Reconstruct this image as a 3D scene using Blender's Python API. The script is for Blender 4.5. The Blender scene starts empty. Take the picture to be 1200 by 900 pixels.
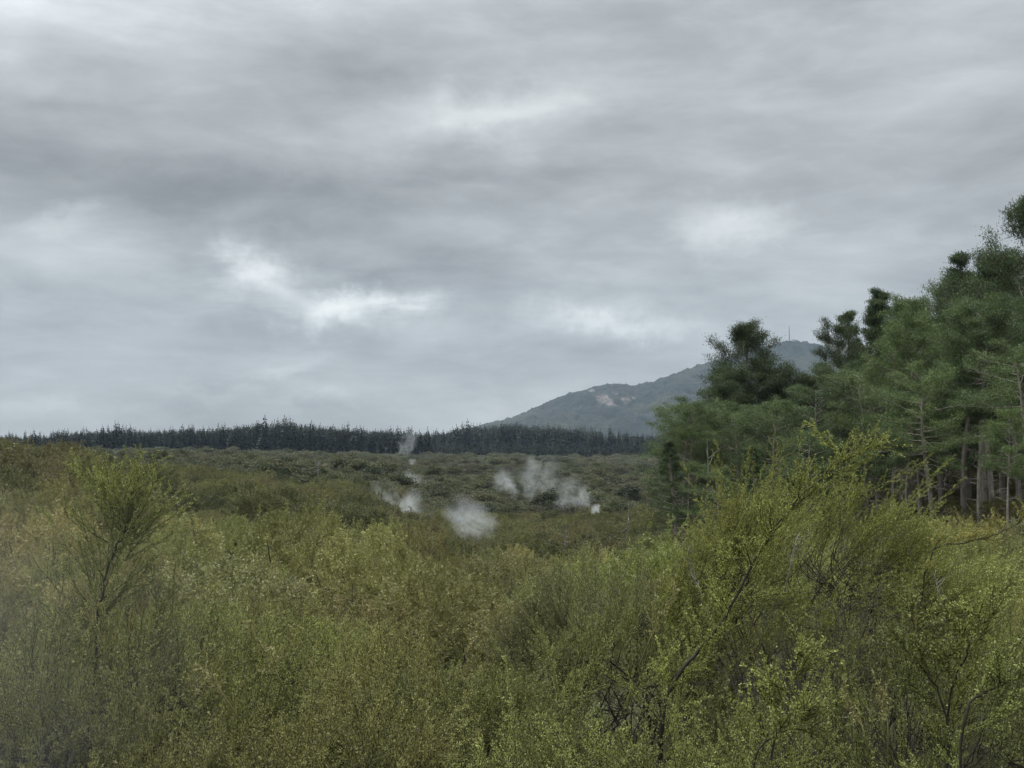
import bpy, math, random
import numpy as np
from mathutils import Vector, Matrix, Euler

R = math.radians
C = bpy.context.scene.collection
S = bpy.context.scene

# ------------------------------------------------------------------ camera
F = 1287.0                      # focal length in photo pixels (1200 wide)
PITCH = R(3.1)
cam_d = bpy.data.cameras.new('camera')
cam_d.sensor_width = 36.0
cam_d.lens = 36.0 * F / 1200.0
cam_d.clip_start = 0.1
cam_d.clip_end = 30000
cam = bpy.data.objects.new('camera', cam_d)
C.objects.link(cam)
cam.location = (0, 0, 0)
cam.rotation_euler = (R(90) + PITCH, 0, 0)
S.camera = cam

# ------------------------------------------------------------------ exposure / engine
S.view_settings.view_transform = 'Standard'
S.view_settings.look = 'None'
S.view_settings.exposure = 0.55
S.view_settings.gamma = 1.0
S.view_settings.use_curve_mapping = False
S.cycles.max_bounces = 6
S.cycles.diffuse_bounces = 3
S.cycles.glossy_bounces = 1
S.cycles.transmission_bounces = 4
S.cycles.volume_bounces = 1
S.cycles.transparent_max_bounces = 8
S.cycles.use_denoising = True
S.cycles.volume_step_rate = 1.0
S.cycles.volume_max_steps = 128
S.cycles.caustics_reflective = False
S.cycles.caustics_refractive = False


def ray(px, py):
    u = (px - 600) / F
    v = (450 - py) / F
    return np.array([u, math.cos(PITCH) - v * math.sin(PITCH), math.sin(PITCH) + v * math.cos(PITCH)])


def at(px, py, Y):
    r = ray(px, py)
    return r * (Y / r[1])


# ------------------------------------------------------------------ node helpers
class NT:
    def __init__(self, tree):
        self.t = tree
        self.n = tree.nodes
        self.l = tree.links

    def new(self, typ, **kw):
        n = self.n.new(typ)
        for k, v in kw.items():
            setattr(n, k, v)
        return n

    def link(self, a, b):
        self.l.new(a, b)

    def put(self, sock, v):
        if isinstance(v, bpy.types.NodeSocket):
            self.l.new(v, sock)
        else:
            sock.default_value = v

    def m(self, op, a, b=0.0, c=None, clamp=False):
        n = self.n.new('ShaderNodeMath')
        n.operation = op
        n.use_clamp = clamp
        self.put(n.inputs[0], a)
        self.put(n.inputs[1], b)
        if c is not None:
            self.put(n.inputs[2], c)
        return n.outputs[0]

    def mix(self, f, a, b, blend='MIX'):
        n = self.n.new('ShaderNodeMix')
        n.data_type = 'RGBA'
        n.blend_type = blend
        self.put(n.inputs[0], f)
        self.put(n.inputs[6], a)
        self.put(n.inputs[7], b)
        return n.outputs[2]

    def noise(self, vec, scale, detail=5, rough=0.55, dist=0.0):
        n = self.n.new('ShaderNodeTexNoise')
        n.inputs['Scale'].default_value = scale
        n.inputs['Detail'].default_value = detail
        n.inputs['Roughness'].default_value = rough
        n.inputs['Distortion'].default_value = dist
        if vec is not None:
            self.l.new(vec, n.inputs['Vector'])
        return n.outputs['Fac']

    def ramp(self, fac, stops, interp='LINEAR'):
        n = self.n.new('ShaderNodeValToRGB')
        cr = n.color_ramp
        cr.interpolation = interp
        while len(cr.elements) < len(stops):
            cr.elements.new(0.5)
        for e, (p, c) in zip(cr.elements, stops):
            e.position = p
            e.color = (c[0], c[1], c[2], 1) if hasattr(c, '__len__') else (c, c, c, 1)
        self.l.new(fac, n.inputs[0])
        return n.outputs[0]

    def smooth(self, x, a, b):
        n = self.n.new('ShaderNodeMapRange')
        n.interpolation_type = 'SMOOTHSTEP'
        self.put(n.inputs[0], x)
        n.inputs[1].default_value = a
        n.inputs[2].default_value = b
        return n.outputs[0]


# ------------------------------------------------------------------ world: overcast sky
SUN_EL, SUN_AZ = R(74), R(300)          # azimuth clockwise from +Y: high up, to the left
W = bpy.data.worlds.new('World')
S.world = W
W.use_nodes = True
w = NT(W.node_tree)
w.n.clear()
out = w.new('ShaderNodeOutputWorld')
sky = w.new('ShaderNodeTexSky', sky_type='NISHITA')
sky.sun_disc = False
sky.sun_elevation = SUN_EL
sky.sun_rotation = SUN_AZ
bg1 = w.new('ShaderNodeBackground')
bg1.inputs['Strength'].default_value = 0.08
w.link(sky.outputs[0], bg1.inputs[0])
tc = w.new('ShaderNodeTexCoord')
sep = w.new('ShaderNodeSeparateXYZ')
w.link(tc.outputs['Generated'], sep.inputs[0])
dx, dy, dz = sep.outputs
# flat cloud deck: perspective projection of the view direction on a layer
den = w.m('ADD', w.m('MAXIMUM', dz, 0.0), 0.20)
cxy = w.new('ShaderNodeCombineXYZ')
w.link(w.m('DIVIDE', dx, den), cxy.inputs[0])
w.link(w.m('DIVIDE', dy, den), cxy.inputs[1])
cxy.inputs[2].default_value = 3.7
deck = cxy.outputs[0]
n_big = w.noise(deck, 1.05, 6, 0.52, 0.5)
n_mid = w.noise(deck, 3.1, 7, 0.60, 0.8)
lmp = w.new('ShaderNodeMapping')
lmp.inputs['Scale'].default_value = (4.6, 4.6, 15.0)
w.link(tc.outputs['Generated'], lmp.inputs[0])
n_fine = w.noise(lmp.outputs[0], 1.0, 7, 0.55, 0.25)
n_lump = w.noise(lmp.outputs[0], 2.7, 6, 0.55, 0.5)
n_warp = w.noise(deck, 3.0, 6, 0.62, 0.0)
n_warp2 = w.noise(tc.outputs['Generated'], 11.0, 6, 0.62, 0.0)
yy = w.m('MAXIMUM', dy, 0.08)
u = w.m('ADD', w.m('DIVIDE', dx, yy), w.m('MULTIPLY', w.m('SUBTRACT', n_warp, 0.5), 0.17))
v = w.m('ADD', w.m('DIVIDE', dz, yy), w.m('MULTIPLY', w.m('SUBTRACT', n_warp2, 0.5), 0.10))
tone = w.m('ADD', w.m('MULTIPLY', w.m('SUBTRACT', n_big, 0.5), 0.55), w.m('MULTIPLY', w.m('SUBTRACT', n_mid, 0.5), 0.18))
tone = w.m('ADD', tone, w.m('MULTIPLY', w.m('SUBTRACT', n_fine, 0.5), 0.72))
tone = w.m('ADD', tone, w.m('MULTIPLY', w.m('SUBTRACT', n_lump, 0.5), 0.24))
tone = w.m('ADD', tone, w.m('MULTIPLY', w.smooth(dz, 0.17, 0.36), 0.03))


def patch(px, py, sx, sy, amp):
    """a thin (amp>0) or thick (amp<0) place in the cloud deck, by direction"""
    r = ray(px, py)
    a = w.m('DIVIDE', w.m('SUBTRACT', u, float(r[0] / r[1])), sx / F)
    b = w.m('DIVIDE', w.m('SUBTRACT', v, float(r[2] / r[1])), sy / F)
    d2 = w.m('ADD', w.m('MULTIPLY', a, a), w.m('MULTIPLY', b, b))
    return w.m('MULTIPLY', w.m('EXPONENT', w.m('MULTIPLY', d2, -1.0)), amp)


PATCHES = [
    (300, 318, 52, 24, 0.46), (395, 358, 66, 24, 0.50), (465, 345, 50, 20, 0.26), (345, 345, 130, 60, 0.10),
    (545, 128, 95, 26, 0.26), (640, 108, 60, 30, 0.14), (520, 150, 180, 60, 0.06),
    (872, 262, 60, 20, 0.20), (840, 245, 130, 45, 0.10),
    (725, 380, 80, 12, 0.22), (660, 378, 70, 16, 0.12),
    (80, 258, 60, 14, 0.14), (100, 300, 80, 40, 0.08), (0, 60, 50, 80, 0.05), (8, 345, 30, 30, 0.10),
    (330, 435, 40, 12, 0.14), (250, 470, 40, 7, 0.10), (365, 475, 50, 6, 0.09), (70, 492, 120, 12, 0.10),
    (520, 395, 70, 16, 0.06), (1120, 60, 160, 90, 0.05), (960, 420, 120, 60, 0.06),
    (430, 325, 45, 14, -0.18), (260, 230, 190, 42, -0.12), (560, 225, 260, 34, -0.09), (90, 55, 90, 50, -0.08),
    (90, 340, 120, 40, -0.07), (560, 330, 90, 50, -0.11), (850, 205, 120, 22, -0.09), (760, 345, 120, 16, -0.06),
    (620, 430, 190, 26, -0.07), (300, 452, 90, 8, -0.08), (330, 395, 140, 14, -0.06), (780, 70, 90, 30, -0.06),
    (700, 300, 190, 30, -0.05),
]
for p in PATCHES:
    tone = w.m('ADD', tone, patch(*p))
fac = w.m('ADD', tone, 0.41, clamp=True)
cloud = w.ramp(fac, [(0.0, (0.130, 0.137, 0.143)), (0.22, (0.195, 0.205, 0.212)), (0.45, (0.298, 0.316, 0.326)),
                     (0.68, (0.425, 0.452, 0.460)), (1.0, (0.68, 0.70, 0.69))])
# towards the horizon the deck pales and greens a little
hor = w.smooth(dz, 0.16, 0.0)
cloud = w.mix(w.m('MULTIPLY', hor, 0.30), cloud, (0.245, 0.260, 0.258, 1))
up = w.m('ADD', 1.0, w.m('MULTIPLY', w.smooth(dz, 0.40, 0.85), 3.0))  # unseen upper sky raised as extra light on the plants
# glow about the hidden sun overhead, boosted out of view to brighten the foliage
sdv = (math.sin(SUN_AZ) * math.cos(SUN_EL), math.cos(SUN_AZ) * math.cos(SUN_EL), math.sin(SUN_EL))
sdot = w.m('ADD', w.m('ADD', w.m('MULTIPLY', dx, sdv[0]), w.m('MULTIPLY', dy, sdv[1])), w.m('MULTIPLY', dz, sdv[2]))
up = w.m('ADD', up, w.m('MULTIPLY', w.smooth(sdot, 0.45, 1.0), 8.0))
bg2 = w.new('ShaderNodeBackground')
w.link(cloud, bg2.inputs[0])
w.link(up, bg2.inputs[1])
ms = w.new('ShaderNodeMixShader')
ms.inputs[0].default_value = 0.96
w.link(bg1.outputs[0], ms.inputs[1])
w.link(bg2.outputs[0], ms.inputs[2])
w.link(ms.outputs[0], out.inputs[0])

sun_d = bpy.data.lights.new('sun', 'SUN')
sun_d.energy = 1.5
sun_d.angle = R(25)
sun_d.color = (1.0, 0.96, 0.90)
sun = bpy.data.objects.new('sun', sun_d)
C.objects.link(sun)
sd = Vector((math.sin(SUN_AZ) * math.cos(SUN_EL), math.cos(SUN_AZ) * math.cos(SUN_EL), math.sin(SUN_EL)))
sun.rotation_euler = (-sd).to_track_quat('-Z', 'Y').to_euler()

# ------------------------------------------------------------------ helpers: meshes and objects
def tag(o, label=None, cat=None, group=None, kind=None):
    if label: o['label'] = label
    if cat: o['category'] = cat
    if group: o['group'] = group
    if kind: o['kind'] = kind
    return o


def empty(name, loc=(0, 0, 0)):
    o = bpy.data.objects.new(name, None)
    o.empty_display_size = 0.3
    o.location = loc
    C.objects.link(o)
    return o


def make_mesh(name, verts, quads, mat, tint=None, smooth=False):
    verts = np.asarray(verts, np.float32)
    quads = np.asarray(quads, np.int32)
    k = quads.shape[1]
    me = bpy.data.meshes.new(name)
    me.vertices.add(len(verts))
    me.vertices.foreach_set('co', verts.ravel())
    me.loops.add(quads.size)
    me.loops.foreach_set('vertex_index', quads.ravel())
    me.polygons.add(len(quads))
    me.polygons.foreach_set('loop_start', np.arange(0, quads.size, k, dtype=np.int32))
    me.polygons.foreach_set('loop_total', np.full(len(quads), k, np.int32))
    if smooth:
        me.polygons.foreach_set('use_smooth', np.ones(len(quads), bool))
    if tint is not None:
        a = me.attributes.new('tint', 'FLOAT', 'FACE')
        a.data.foreach_set('value', np.asarray(tint, np.float32))
    me.update(calc_edges=True)
    me.validate()
    if mat: me.materials.append(mat)
    return me


def obj(name, me, parent=None):
    o = bpy.data.objects.new(name, me)
    C.objects.link(o)
    if parent: o.parent = parent
    return o


def copy_thing(root, loc, rz, sc, tilt=(0, 0)):
    r = root.copy()
    C.objects.link(r)
    for k in ('label', 'group'):
        if k in r: del r[k]
    for ch in root.children:
        c = ch.copy()
        C.objects.link(c)
        c.parent = r
        for g in ch.children:
            d = g.copy()
            C.objects.link(d)
            d.parent = c
    pose(r, loc, rz, sc, tilt)
    return r


def pose(r, loc, rz, sc, tilt=(0, 0)):
    r.location = [float(a) for a in loc]
    r.rotation_euler = (tilt[0], tilt[1], rz)
    r.scale = sc if hasattr(sc, '__len__') else (sc, sc, sc)


def norm(a):
    a = np.asarray(a, float)
    return a / np.maximum(np.linalg.norm(a, axis=-1, keepdims=True), 1e-9)


class Tubes:
    """collects tapered tubes along polylines into one mesh"""
    def __init__(self):
        self.v, self.q, self.n = [], [], 0

    def add(self, pts, radii, sides=4):
        pts = np.asarray(pts, float)
        n = len(pts)
        tang = np.gradient(pts, axis=0)
        tang = norm(tang)
        ref = np.array([0, 0, 1.0]) if abs(tang[0][2]) < 0.9 else np.array([1.0, 0, 0])
        a = norm(np.cross(tang, ref))
        b = np.cross(tang, a)
        ang = np.linspace(0, 2 * math.pi, sides, endpoint=False)
        ring = (a[:, None, :] * np.cos(ang)[None, :, None] + b[:, None, :] * np.sin(ang)[None, :, None]) * np.asarray(radii)[:, None, None]
        self.v.append((pts[:, None, :] + ring).reshape(-1, 3))
        i = np.arange(n - 1)[:, None] * sides
        j = np.arange(sides)[None, :]
        j2 = (j + 1) % sides
        q = np.stack([i + j, i + j2, i + sides + j2, i + sides + j], -1).reshape(-1, 4) + self.n
        self.q.append(q)
        self.n += n * sides

    def mesh(self, name, mat):
        return make_mesh(name, np.concatenate(self.v), np.concatenate(self.q), mat, smooth=True)


def leaves_geo(rng, pos, axis, L, Wd, fold=0.0):
    """one diamond leaf per position"""
    n = len(pos)
    axis = norm(axis)
    rnd = rng.normal(size=(n, 3))
    side = norm(np.cross(axis, rnd))
    L = np.broadcast_to(np.asarray(L, float).reshape(-1, 1), (n, 1))
    Wd = np.broadcast_to(np.asarray(Wd, float).reshape(-1, 1), (n, 1))
    p0 = pos
    p2 = pos + axis * L
    mid = pos + axis * L * 0.55
    vv = np.stack([p0, mid + side * Wd * 0.5, p2, mid - side * Wd * 0.5], 1).reshape(-1, 3)
    q = np.arange(n * 4).reshape(-1, 4)
    return vv, q


def curve(rng, p, d, L, n, wob=0.15, up=0.0, out=None):
    """wandering polyline from p along d"""
    pts = [np.array(p, float)]
    d = norm(d)
    for _ in range(n):
        d = norm(d + rng.normal(size=3) * wob + np.array([0, 0, up]))
        pts.append(pts[-1] + d * L / n)
    return np.array(pts)


def lerp_poly(pts, t):
    x = t * (len(pts) - 1)
    i = min(int(x), len(pts) - 2)
    f = x - i
    return pts[i] * (1 - f) + pts[i + 1] * f, norm(pts[i + 1] - pts[i])


# ------------------------------------------------------------------ numpy noise for terrain
class Noise2:
    def __init__(self, seed):
        r = np.random.default_rng(seed)
        self.p = r.random((256, 256))

    def at(self, x, y):
        xi, yi = np.floor(x).astype(int), np.floor(y).astype(int)
        fx, fy = x - xi, y - yi
        fx, fy = fx * fx * (3 - 2 * fx), fy * fy * (3 - 2 * fy)
        g = lambda a, b: self.p[a % 256, b % 256]
        return (g(xi, yi) * (1 - fx) + g(xi + 1, yi) * fx) * (1 - fy) + (g(xi, yi + 1) * (1 - fx) + g(xi + 1, yi + 1) * fx) * fy - 0.5

    def fbm(self, x, y, o=4):
        s, a = 0, 1.0
        for i in range(o):
            s = s + a * self.at(x * 2 ** i + 17.3 * i, y * 2 ** i + 9.1 * i)
            a *= 0.5
        return s


NZ = Noise2(5)
# how high the top of the vegetation stands at each bearing and distance (as photo rows)
DD = np.array([3, 8, 14, 22, 35, 55, 80, 110, 150, 220, 350, 600, 1000, 1600, 3000], float)
COLS = np.array([-200, 0, 200, 400, 550, 700, 800, 900, 1000, 1100, 1200, 1400], float)
ROWS = np.array([
    [1270, 895, 790, 700, 612, 560, 528, 516, 511, 520, 532, 531, 529, 527, 525],
    [1270, 895, 790, 700, 618, 566, 537, 524, 517, 524, 532, 532, 529, 527, 525],
    [1270, 895, 795, 712, 645, 597, 569, 558, 553, 546, 540, 534, 529, 527, 525],
    [1270, 898, 800, 722, 662, 618, 590, 585, 578, 562, 550, 538, 531, 527, 525],
    [1270, 900, 800, 725, 668, 640, 642, 640, 622, 592, 566, 546, 534, 529, 526],
    [1270, 900, 800, 722, 660, 636, 638, 634, 615, 590, 567, 548, 536, 530, 526],
    [1270, 900, 800, 720, 650, 625, 622, 614, 602, 585, 565, 546, 534, 529, 525],
    [1270, 898, 795, 712, 645, 622, 612, 602, 590, 570, 550, 535, 525, 520, 518],
    [1270, 895, 790, 702, 642, 622, 606, 590, 572, 548, 520, 500, 495, 495, 505],
    [1270, 895, 790, 700, 640, 620, 598, 574, 545, 505, 465, 450, 450, 465, 490],
    [1270, 895, 790, 705, 645, 617, 584, 552, 515, 470, 430, 410, 415, 440, 480],
    [1270, 895, 790, 700, 630, 590, 550, 510, 470, 420, 380, 370, 385, 420, 470]], float)
LD = np.log(DD)


def canopy_z(X, Y):
    X, Y = np.asarray(X, float), np.asarray(Y, float)
    Yc = np.maximum(Y, 3.0)
    px = np.clip(600 + F * X / Yc, -200, 1399.9)
    ld = np.clip(np.log(Yc), LD[0], LD[-1] - 1e-6)
    ci = np.clip(np.searchsorted(COLS, px, 'right') - 1, 0, len(COLS) - 2)
    di = np.clip(np.searchsorted(LD, ld, 'right') - 1, 0, len(LD) - 2)
    fc = (px - COLS[ci]) / (COLS[ci + 1] - COLS[ci])
    fc = fc * fc * (3 - 2 * fc)
    fd = (ld - LD[di]) / (LD[di + 1] - LD[di])
    r = (ROWS[ci, di] * (1 - fc) + ROWS[ci + 1, di] * fc) * (1 - fd) + (ROWS[ci, di + 1] * (1 - fc) + ROWS[ci + 1, di + 1] * fc) * fd
    vv = (450 - r) / F
    return Yc * (math.sin(PITCH) + vv * math.cos(PITCH)) / (math.cos(PITCH) - vv * math.sin(PITCH))


CAN_H = 3.5


def ground_z(X, Y):
    X, Y = np.asarray(X, float), np.asarray(Y, float)
    b = np.where(Y < 3, 3.0, Y)
    z = canopy_z(X, b) - CAN_H
    z = np.where(Y < 3, -6.8, z)
    amp = np.clip(Y / 200, 0.15, 1.2)
    return z + NZ.fbm(X / 14 + 50, Y / 14 + 50, 3) * amp * 0.9


# ------------------------------------------------------------------ materials
def foliage_mat(name, dark, light, transl=0.35, world_scale=0.08, hue_alt=None, alt_amt=0.5, rough=0.6, per_plant=0.35):
    """leaf surface: colour differs leaf by leaf (tint), plant by plant (object random) and patch by patch"""
    m = bpy.data.materials.new(name)
    m.use_nodes = True
    t = NT(m.node_tree)
    t.n.clear()
    o = t.new('ShaderNodeOutputMaterial')
    at_ = t.new('ShaderNodeAttribute', attribute_name='tint')
    oi = t.new('ShaderNodeObjectInfo')
    geo = t.new('ShaderNodeNewGeometry')
    n1 = t.noise(geo.outputs['Position'], world_scale, 3, 0.5)
    f = t.m('ADD', t.m('MULTIPLY', at_.outputs['Fac'], 0.75), t.m('MULTIPLY', t.m('SUBTRACT', oi.outputs['Random'], 0.5), per_plant))
    f = t.m('ADD', f, t.m('MULTIPLY', t.m('SUBTRACT', n1, 0.5), 0.7), clamp=True)
    c = t.mix(f, (*dark, 1), (*light, 1))
    if hue_alt:
        n2 = t.noise(geo.outputs['Position'], world_scale * 0.55, 3, 0.5)
        g = t.m('ADD', t.smooth(n2, 0.48, 0.68), t.m('MULTIPLY', t.smooth(t.m('FRACT', t.m('MULTIPLY', oi.outputs['Random'], 7.31)), 0.72, 1.0), 0.8), clamp=True)
        c = t.mix(t.m('MULTIPLY', g, alt_amt), c, (*hue_alt, 1))
    c = t.mix(1.0, c, oi.outputs['Color'], 'MULTIPLY')
    bs = t.new('ShaderNodeBsdfPrincipled')
    bs.inputs['Roughness'].default_value = rough
    bs.inputs['Specular IOR Level'].default_value = 0.25
    tr = t.new('ShaderNodeBsdfTranslucent')
    t.link(c, bs.inputs['Base Color'])
    t.link(t.mix(0.5, c, (0.11, 0.12, 0.02, 1)), tr.inputs[0])
    mx = t.new('ShaderNodeMixShader')
    mx.inputs[0].default_value = transl
    t.link(bs.outputs[0], mx.inputs[1])
    t.link(tr.outputs[0], mx.inputs[2])
    t.link(mx.outputs[0], o.inputs[0])
    return m


def bark_mat(name, a, b, scale=14.0):
    m = bpy.data.materials.new(name)
    m.use_nodes = True
    t = NT(m.node_tree)
    bs = t.n['Principled BSDF']
    tcn = t.new('ShaderNodeTexCoord')
    mp = t.new('ShaderNodeMapping')
    mp.inputs['Scale'].default_value = (1, 1, 0.18)
    t.link(tcn.outputs['Object'], mp.inputs[0])
    n = t.noise(mp.outputs[0], scale, 5, 0.65)
    t.link(t.ramp(n, [(0.3, a), (0.7, b)]), bs.inputs['Base Color'])
    bs.inputs['Roughness'].default_value = 0.9
    bs.inputs['Specular IOR Level'].default_value = 0.15
    bp = t.new('ShaderNodeBump')
    bp.inputs['Strength'].default_value = 0.6
    bp.inputs['Distance'].default_value = 0.03
    t.link(n, bp.inputs['Height'])
    t.link(bp.outputs[0], bs.inputs['Normal'])
    return m


M_SCRUB = foliage_mat('scrub_leaves', (0.110, 0.120, 0.040), (0.345, 0.360, 0.110), 0.32, 0.12, (0.200, 0.165, 0.085), 0.38)
M_FAR = foliage_mat('valley_scrub_leaves', (0.018, 0.024, 0.014), (0.080, 0.087, 0.040), 0.25, 0.05, (0.085, 0.066, 0.044), 0.55, per_plant=0.9)
M_MIDFAR = foliage_mat('rise_scrub_leaves', (0.024, 0.029, 0.014), (0.150, 0.148, 0.052), 0.32, 0.06, (0.125, 0.088, 0.050), 0.6, per_plant=0.8)
M_LOW = foliage_mat('undergrowth_leaves', (0.022, 0.024, 0.012), (0.070, 0.072, 0.030), 0.15, 0.3, (0.055, 0.040, 0.028), 0.6)  # leaf colour kept dark to put shade into the gaps between bushes
M_PINE = foliage_mat('pine_needles', (0.040, 0.060, 0.028), (0.115, 0.152, 0.058), 0.22, 0.05)
M_FIR = foliage_mat('fir_needles', (0.008, 0.012, 0.007), (0.027, 0.035, 0.018), 0.08, 0.02, per_plant=.9)
M_SPRIG = foliage_mat('straw_sprigs', (0.14, 0.13, 0.05), (0.26, 0.23, 0.09), 0.3, 0.2)
M_TWIG = bark_mat('grey_brown_twigs', (0.034, 0.027, 0.023), (0.088, 0.070, 0.058))
M_STEM = bark_mat('dark_scrub_stems', (0.014, 0.012, 0.009), (0.042, 0.036, 0.027))
M_BARK = bark_mat('pine_bark', (0.095, 0.082, 0.070), (0.270, 0.235, 0.200), 5.0)
M_DEAD = bark_mat('silvery_dead_wood', (0.085, 0.078, 0.070), (0.20, 0.185, 0.165), 8.0)

# ------------------------------------------------------------------ SETTING: ground sheet
def build_ground():
    m = bpy.data.materials.new('scrubland_soil')
    m.use_nodes = True
    t = NT(m.node_tree)
    bs = t.n['Principled BSDF']
    geo = t.new('ShaderNodeNewGeometry')
    n1 = t.noise(geo.outputs['Position'], 0.6, 8, 0.65)
    n2 = t.noise(geo.outputs['Position'], 0.03, 4, 0.5)
    c = t.ramp(n1, [(0.3, (0.022, 0.020, 0.010)), (0.55, (0.045, 0.048, 0.020)), (0.75, (0.075, 0.062, 0.036))])
    c = t.mix(t.smooth(n2, 0.4, 0.65), c, (0.050, 0.058, 0.026, 1))
    t.link(c, bs.inputs['Base Color'])
    bs.inputs['Roughness'].default_value = 0.95
    bs.inputs['Specular IOR Level'].default_value = 0.1
    bp = t.new('ShaderNodeBump')
    bp.inputs['Distance'].default_value = 0.25
    t.link(n1, bp.inputs['Height'])
    t.link(bp.outputs[0], bs.inputs['Normal'])
    ys = np.concatenate([[-400, -120, -40, -15, -5, 0, 3], np.geomspace(4, 5800, 130)])
    us = np.linspace(-1.0, 1.0, 121)
    X = np.zeros((len(ys), len(us)))
    for i, y in enumerate(ys):
        half = 8 + max(y, 0) * 0.95 if y >= 0 else 8 + abs(y)
        X[i] = us * half
    Y = np.repeat(ys[:, None], len(us), 1)
    Z = ground_z(X, Y)
    far = np.clip((Y - 3000) / 2500, 0, 1)
    Z = Z * (1 - far) + (-25.0) * far
    V = np.stack([X, Y, Z], -1).reshape(-1, 3)
    i = np.arange(len(ys) - 1)[:, None] * len(us)
    j = np.arange(len(us) - 1)[None, :]
    q = np.stack([i + j, i + j + 1, i + j + 1 + len(us), i + j + len(us)], -1).reshape(-1, 4)
    g = obj('ground', make_mesh('ground', V, q, m, smooth=True))
    tag(g, 'dark scrubland soil under the bushes running back to the forest', 'ground', kind='structure')
    return float(Z.min())


Z_MIN = build_ground()

# ------------------------------------------------------------------ SETTING: mountain
SKYL = np.array([(480, 520), (560, 500), (600, 490), (640, 473), (668, 461), (690, 456), (712, 451), (727, 450), (742, 453), (765, 447),
                 (785, 441), (810, 432), (830, 425), (845, 421), (870, 414), (900, 406), (922, 401), (940, 400), (956, 403), (985, 415),
                 (1040, 440), (1120, 470), (1250, 500), (1400, 520)], float)
M_Y = 4600.0


def build_mountain():
    m = bpy.data.materials.new('forested_mountain')
    m.use_nodes = True
    t = NT(m.node_tree)
    bs = t.n['Principled BSDF']
    geo = t.new('ShaderNodeNewGeometry')
    P = geo.outputs['Position']
    n1 = t.noise(P, 0.02, 6, 0.65)
    n2 = t.noise(P, 0.0035, 4, 0.55)
    c = t.ramp(n1, [(0.32, (0.006, 0.008, 0.008)), (0.52, (0.013, 0.016, 0.013)), (0.72, (0.026, 0.027, 0.020))])
    c = t.mix(t.m('MULTIPLY', t.smooth(n2, 0.52, 0.68), 0.55), c, (0.032, 0.032, 0.019, 1))
    # bare pinkish slips below the shoulder
    a_ = t.new('ShaderNodeAttribute', attribute_name='slip')
    nn = t.noise(P, 0.028, 5, 0.75)
    sl = t.smooth(t.m('ADD', a_.outputs['Fac'], t.m('MULTIPLY', t.m('SUBTRACT', nn, 0.5), 1.9)), 0.55, 0.80)
    n3 = t.noise(P, 0.05, 3, 0.6)
    c = t.mix(sl, c, t.ramp(n3, [(0.35, (0.036, 0.032, 0.030)), (0.65, (0.120, 0.107, 0.100))]))
    t.link(c, bs.inputs['Base Color'])
    bs.inputs['Roughness'].default_value = 0.95
    bs.inputs['Specular IOR Level'].default_value = 0.1
    pxs = np.linspace(470, 1410, 700)
    ts = np.concatenate([np.linspace(0, 1, 170), 1 + np.linspace(0.012, 0.4, 40)])
    PX, T = np.meshgrid(pxs, ts)
    sky_py = np.interp(PX, SKYL[:, 0], SKYL[:, 1])
    X = (PX - 600) / F * M_Y
    vv = (450 - sky_py) / F
    ZR = M_Y * (math.sin(PITCH) + vv * math.cos(PITCH)) / (math.cos(PITCH) - vv * math.sin(PITCH))
    base = -30.0
    prof = np.where(T <= 1, 1 - (1 - np.clip(T, 0, 1)) ** 1.25, 1 - 1.2 * (T - 1))
    prof = np.where(T <= 1, prof * 0.75 + 0.25 * np.clip(T, 0, 1) ** 2, prof)
    Y = M_Y - 1500 + 1500 * T
    Z = base + (ZR - base) * prof
    rid = np.abs(NZ.fbm(X / 420 + 3, Y / 900 + 7, 4))
    env = np.clip(4 * np.clip(T, 0, 1) * (1 - np.clip(T, 0, 1)), 0, 1)
    Z = Z - rid * 280 * env + NZ.fbm(X / 130, Y / 130, 4) * 34 * env
    r = np.random.default_rng(3)
    Z = Z + NZ.fbm(X / 16, Y / 30, 2) * 9 + r.random(Z.shape) * 6 * np.clip(T * 5, 0, 1)
    X = X + r.normal(size=X.shape) * 1.5
    V = np.stack([X, Y, Z], -1).reshape(-1, 3)
    nx = len(pxs)
    i = np.arange(len(ts) - 1)[:, None] * nx
    j = np.arange(nx - 1)[None, :]
    q = np.stack([i + j, i + j + 1, i + j + 1 + nx, i + j + nx], -1).reshape(-1, 4)
    me = make_mesh('mountain', V, q, m, smooth=False)
    # slips as a property of the rock: where the slope has failed
    slip = np.zeros(X.shape)
    ys_ = 450 - F * np.tan(np.arctan2(Z, Y) - PITCH)
    for (cx, cy, sx, sy, a) in [(699, 467, 10, 8, 1.0), (722, 469, 9, 7, .95), (706, 474, 10, 6, .75), (692, 458, 6, 3, .9), (731, 466, 6, 7, .7), (712, 461, 8, 5, .6)]:
        slip = np.maximum(slip, a * np.exp(-((PX - cx) / sx) ** 2 - ((ys_ - cy) / sy) ** 2))
    a = me.attributes.new('slip', 'FLOAT', 'POINT')
    a.data.foreach_set('value', slip.astype(np.float32).ravel())
    g = obj('mountain', me)
    tag(g, 'long forested mountain with pale bare slips rising behind the pines', 'mountain', kind='structure')


build_mountain()

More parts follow.
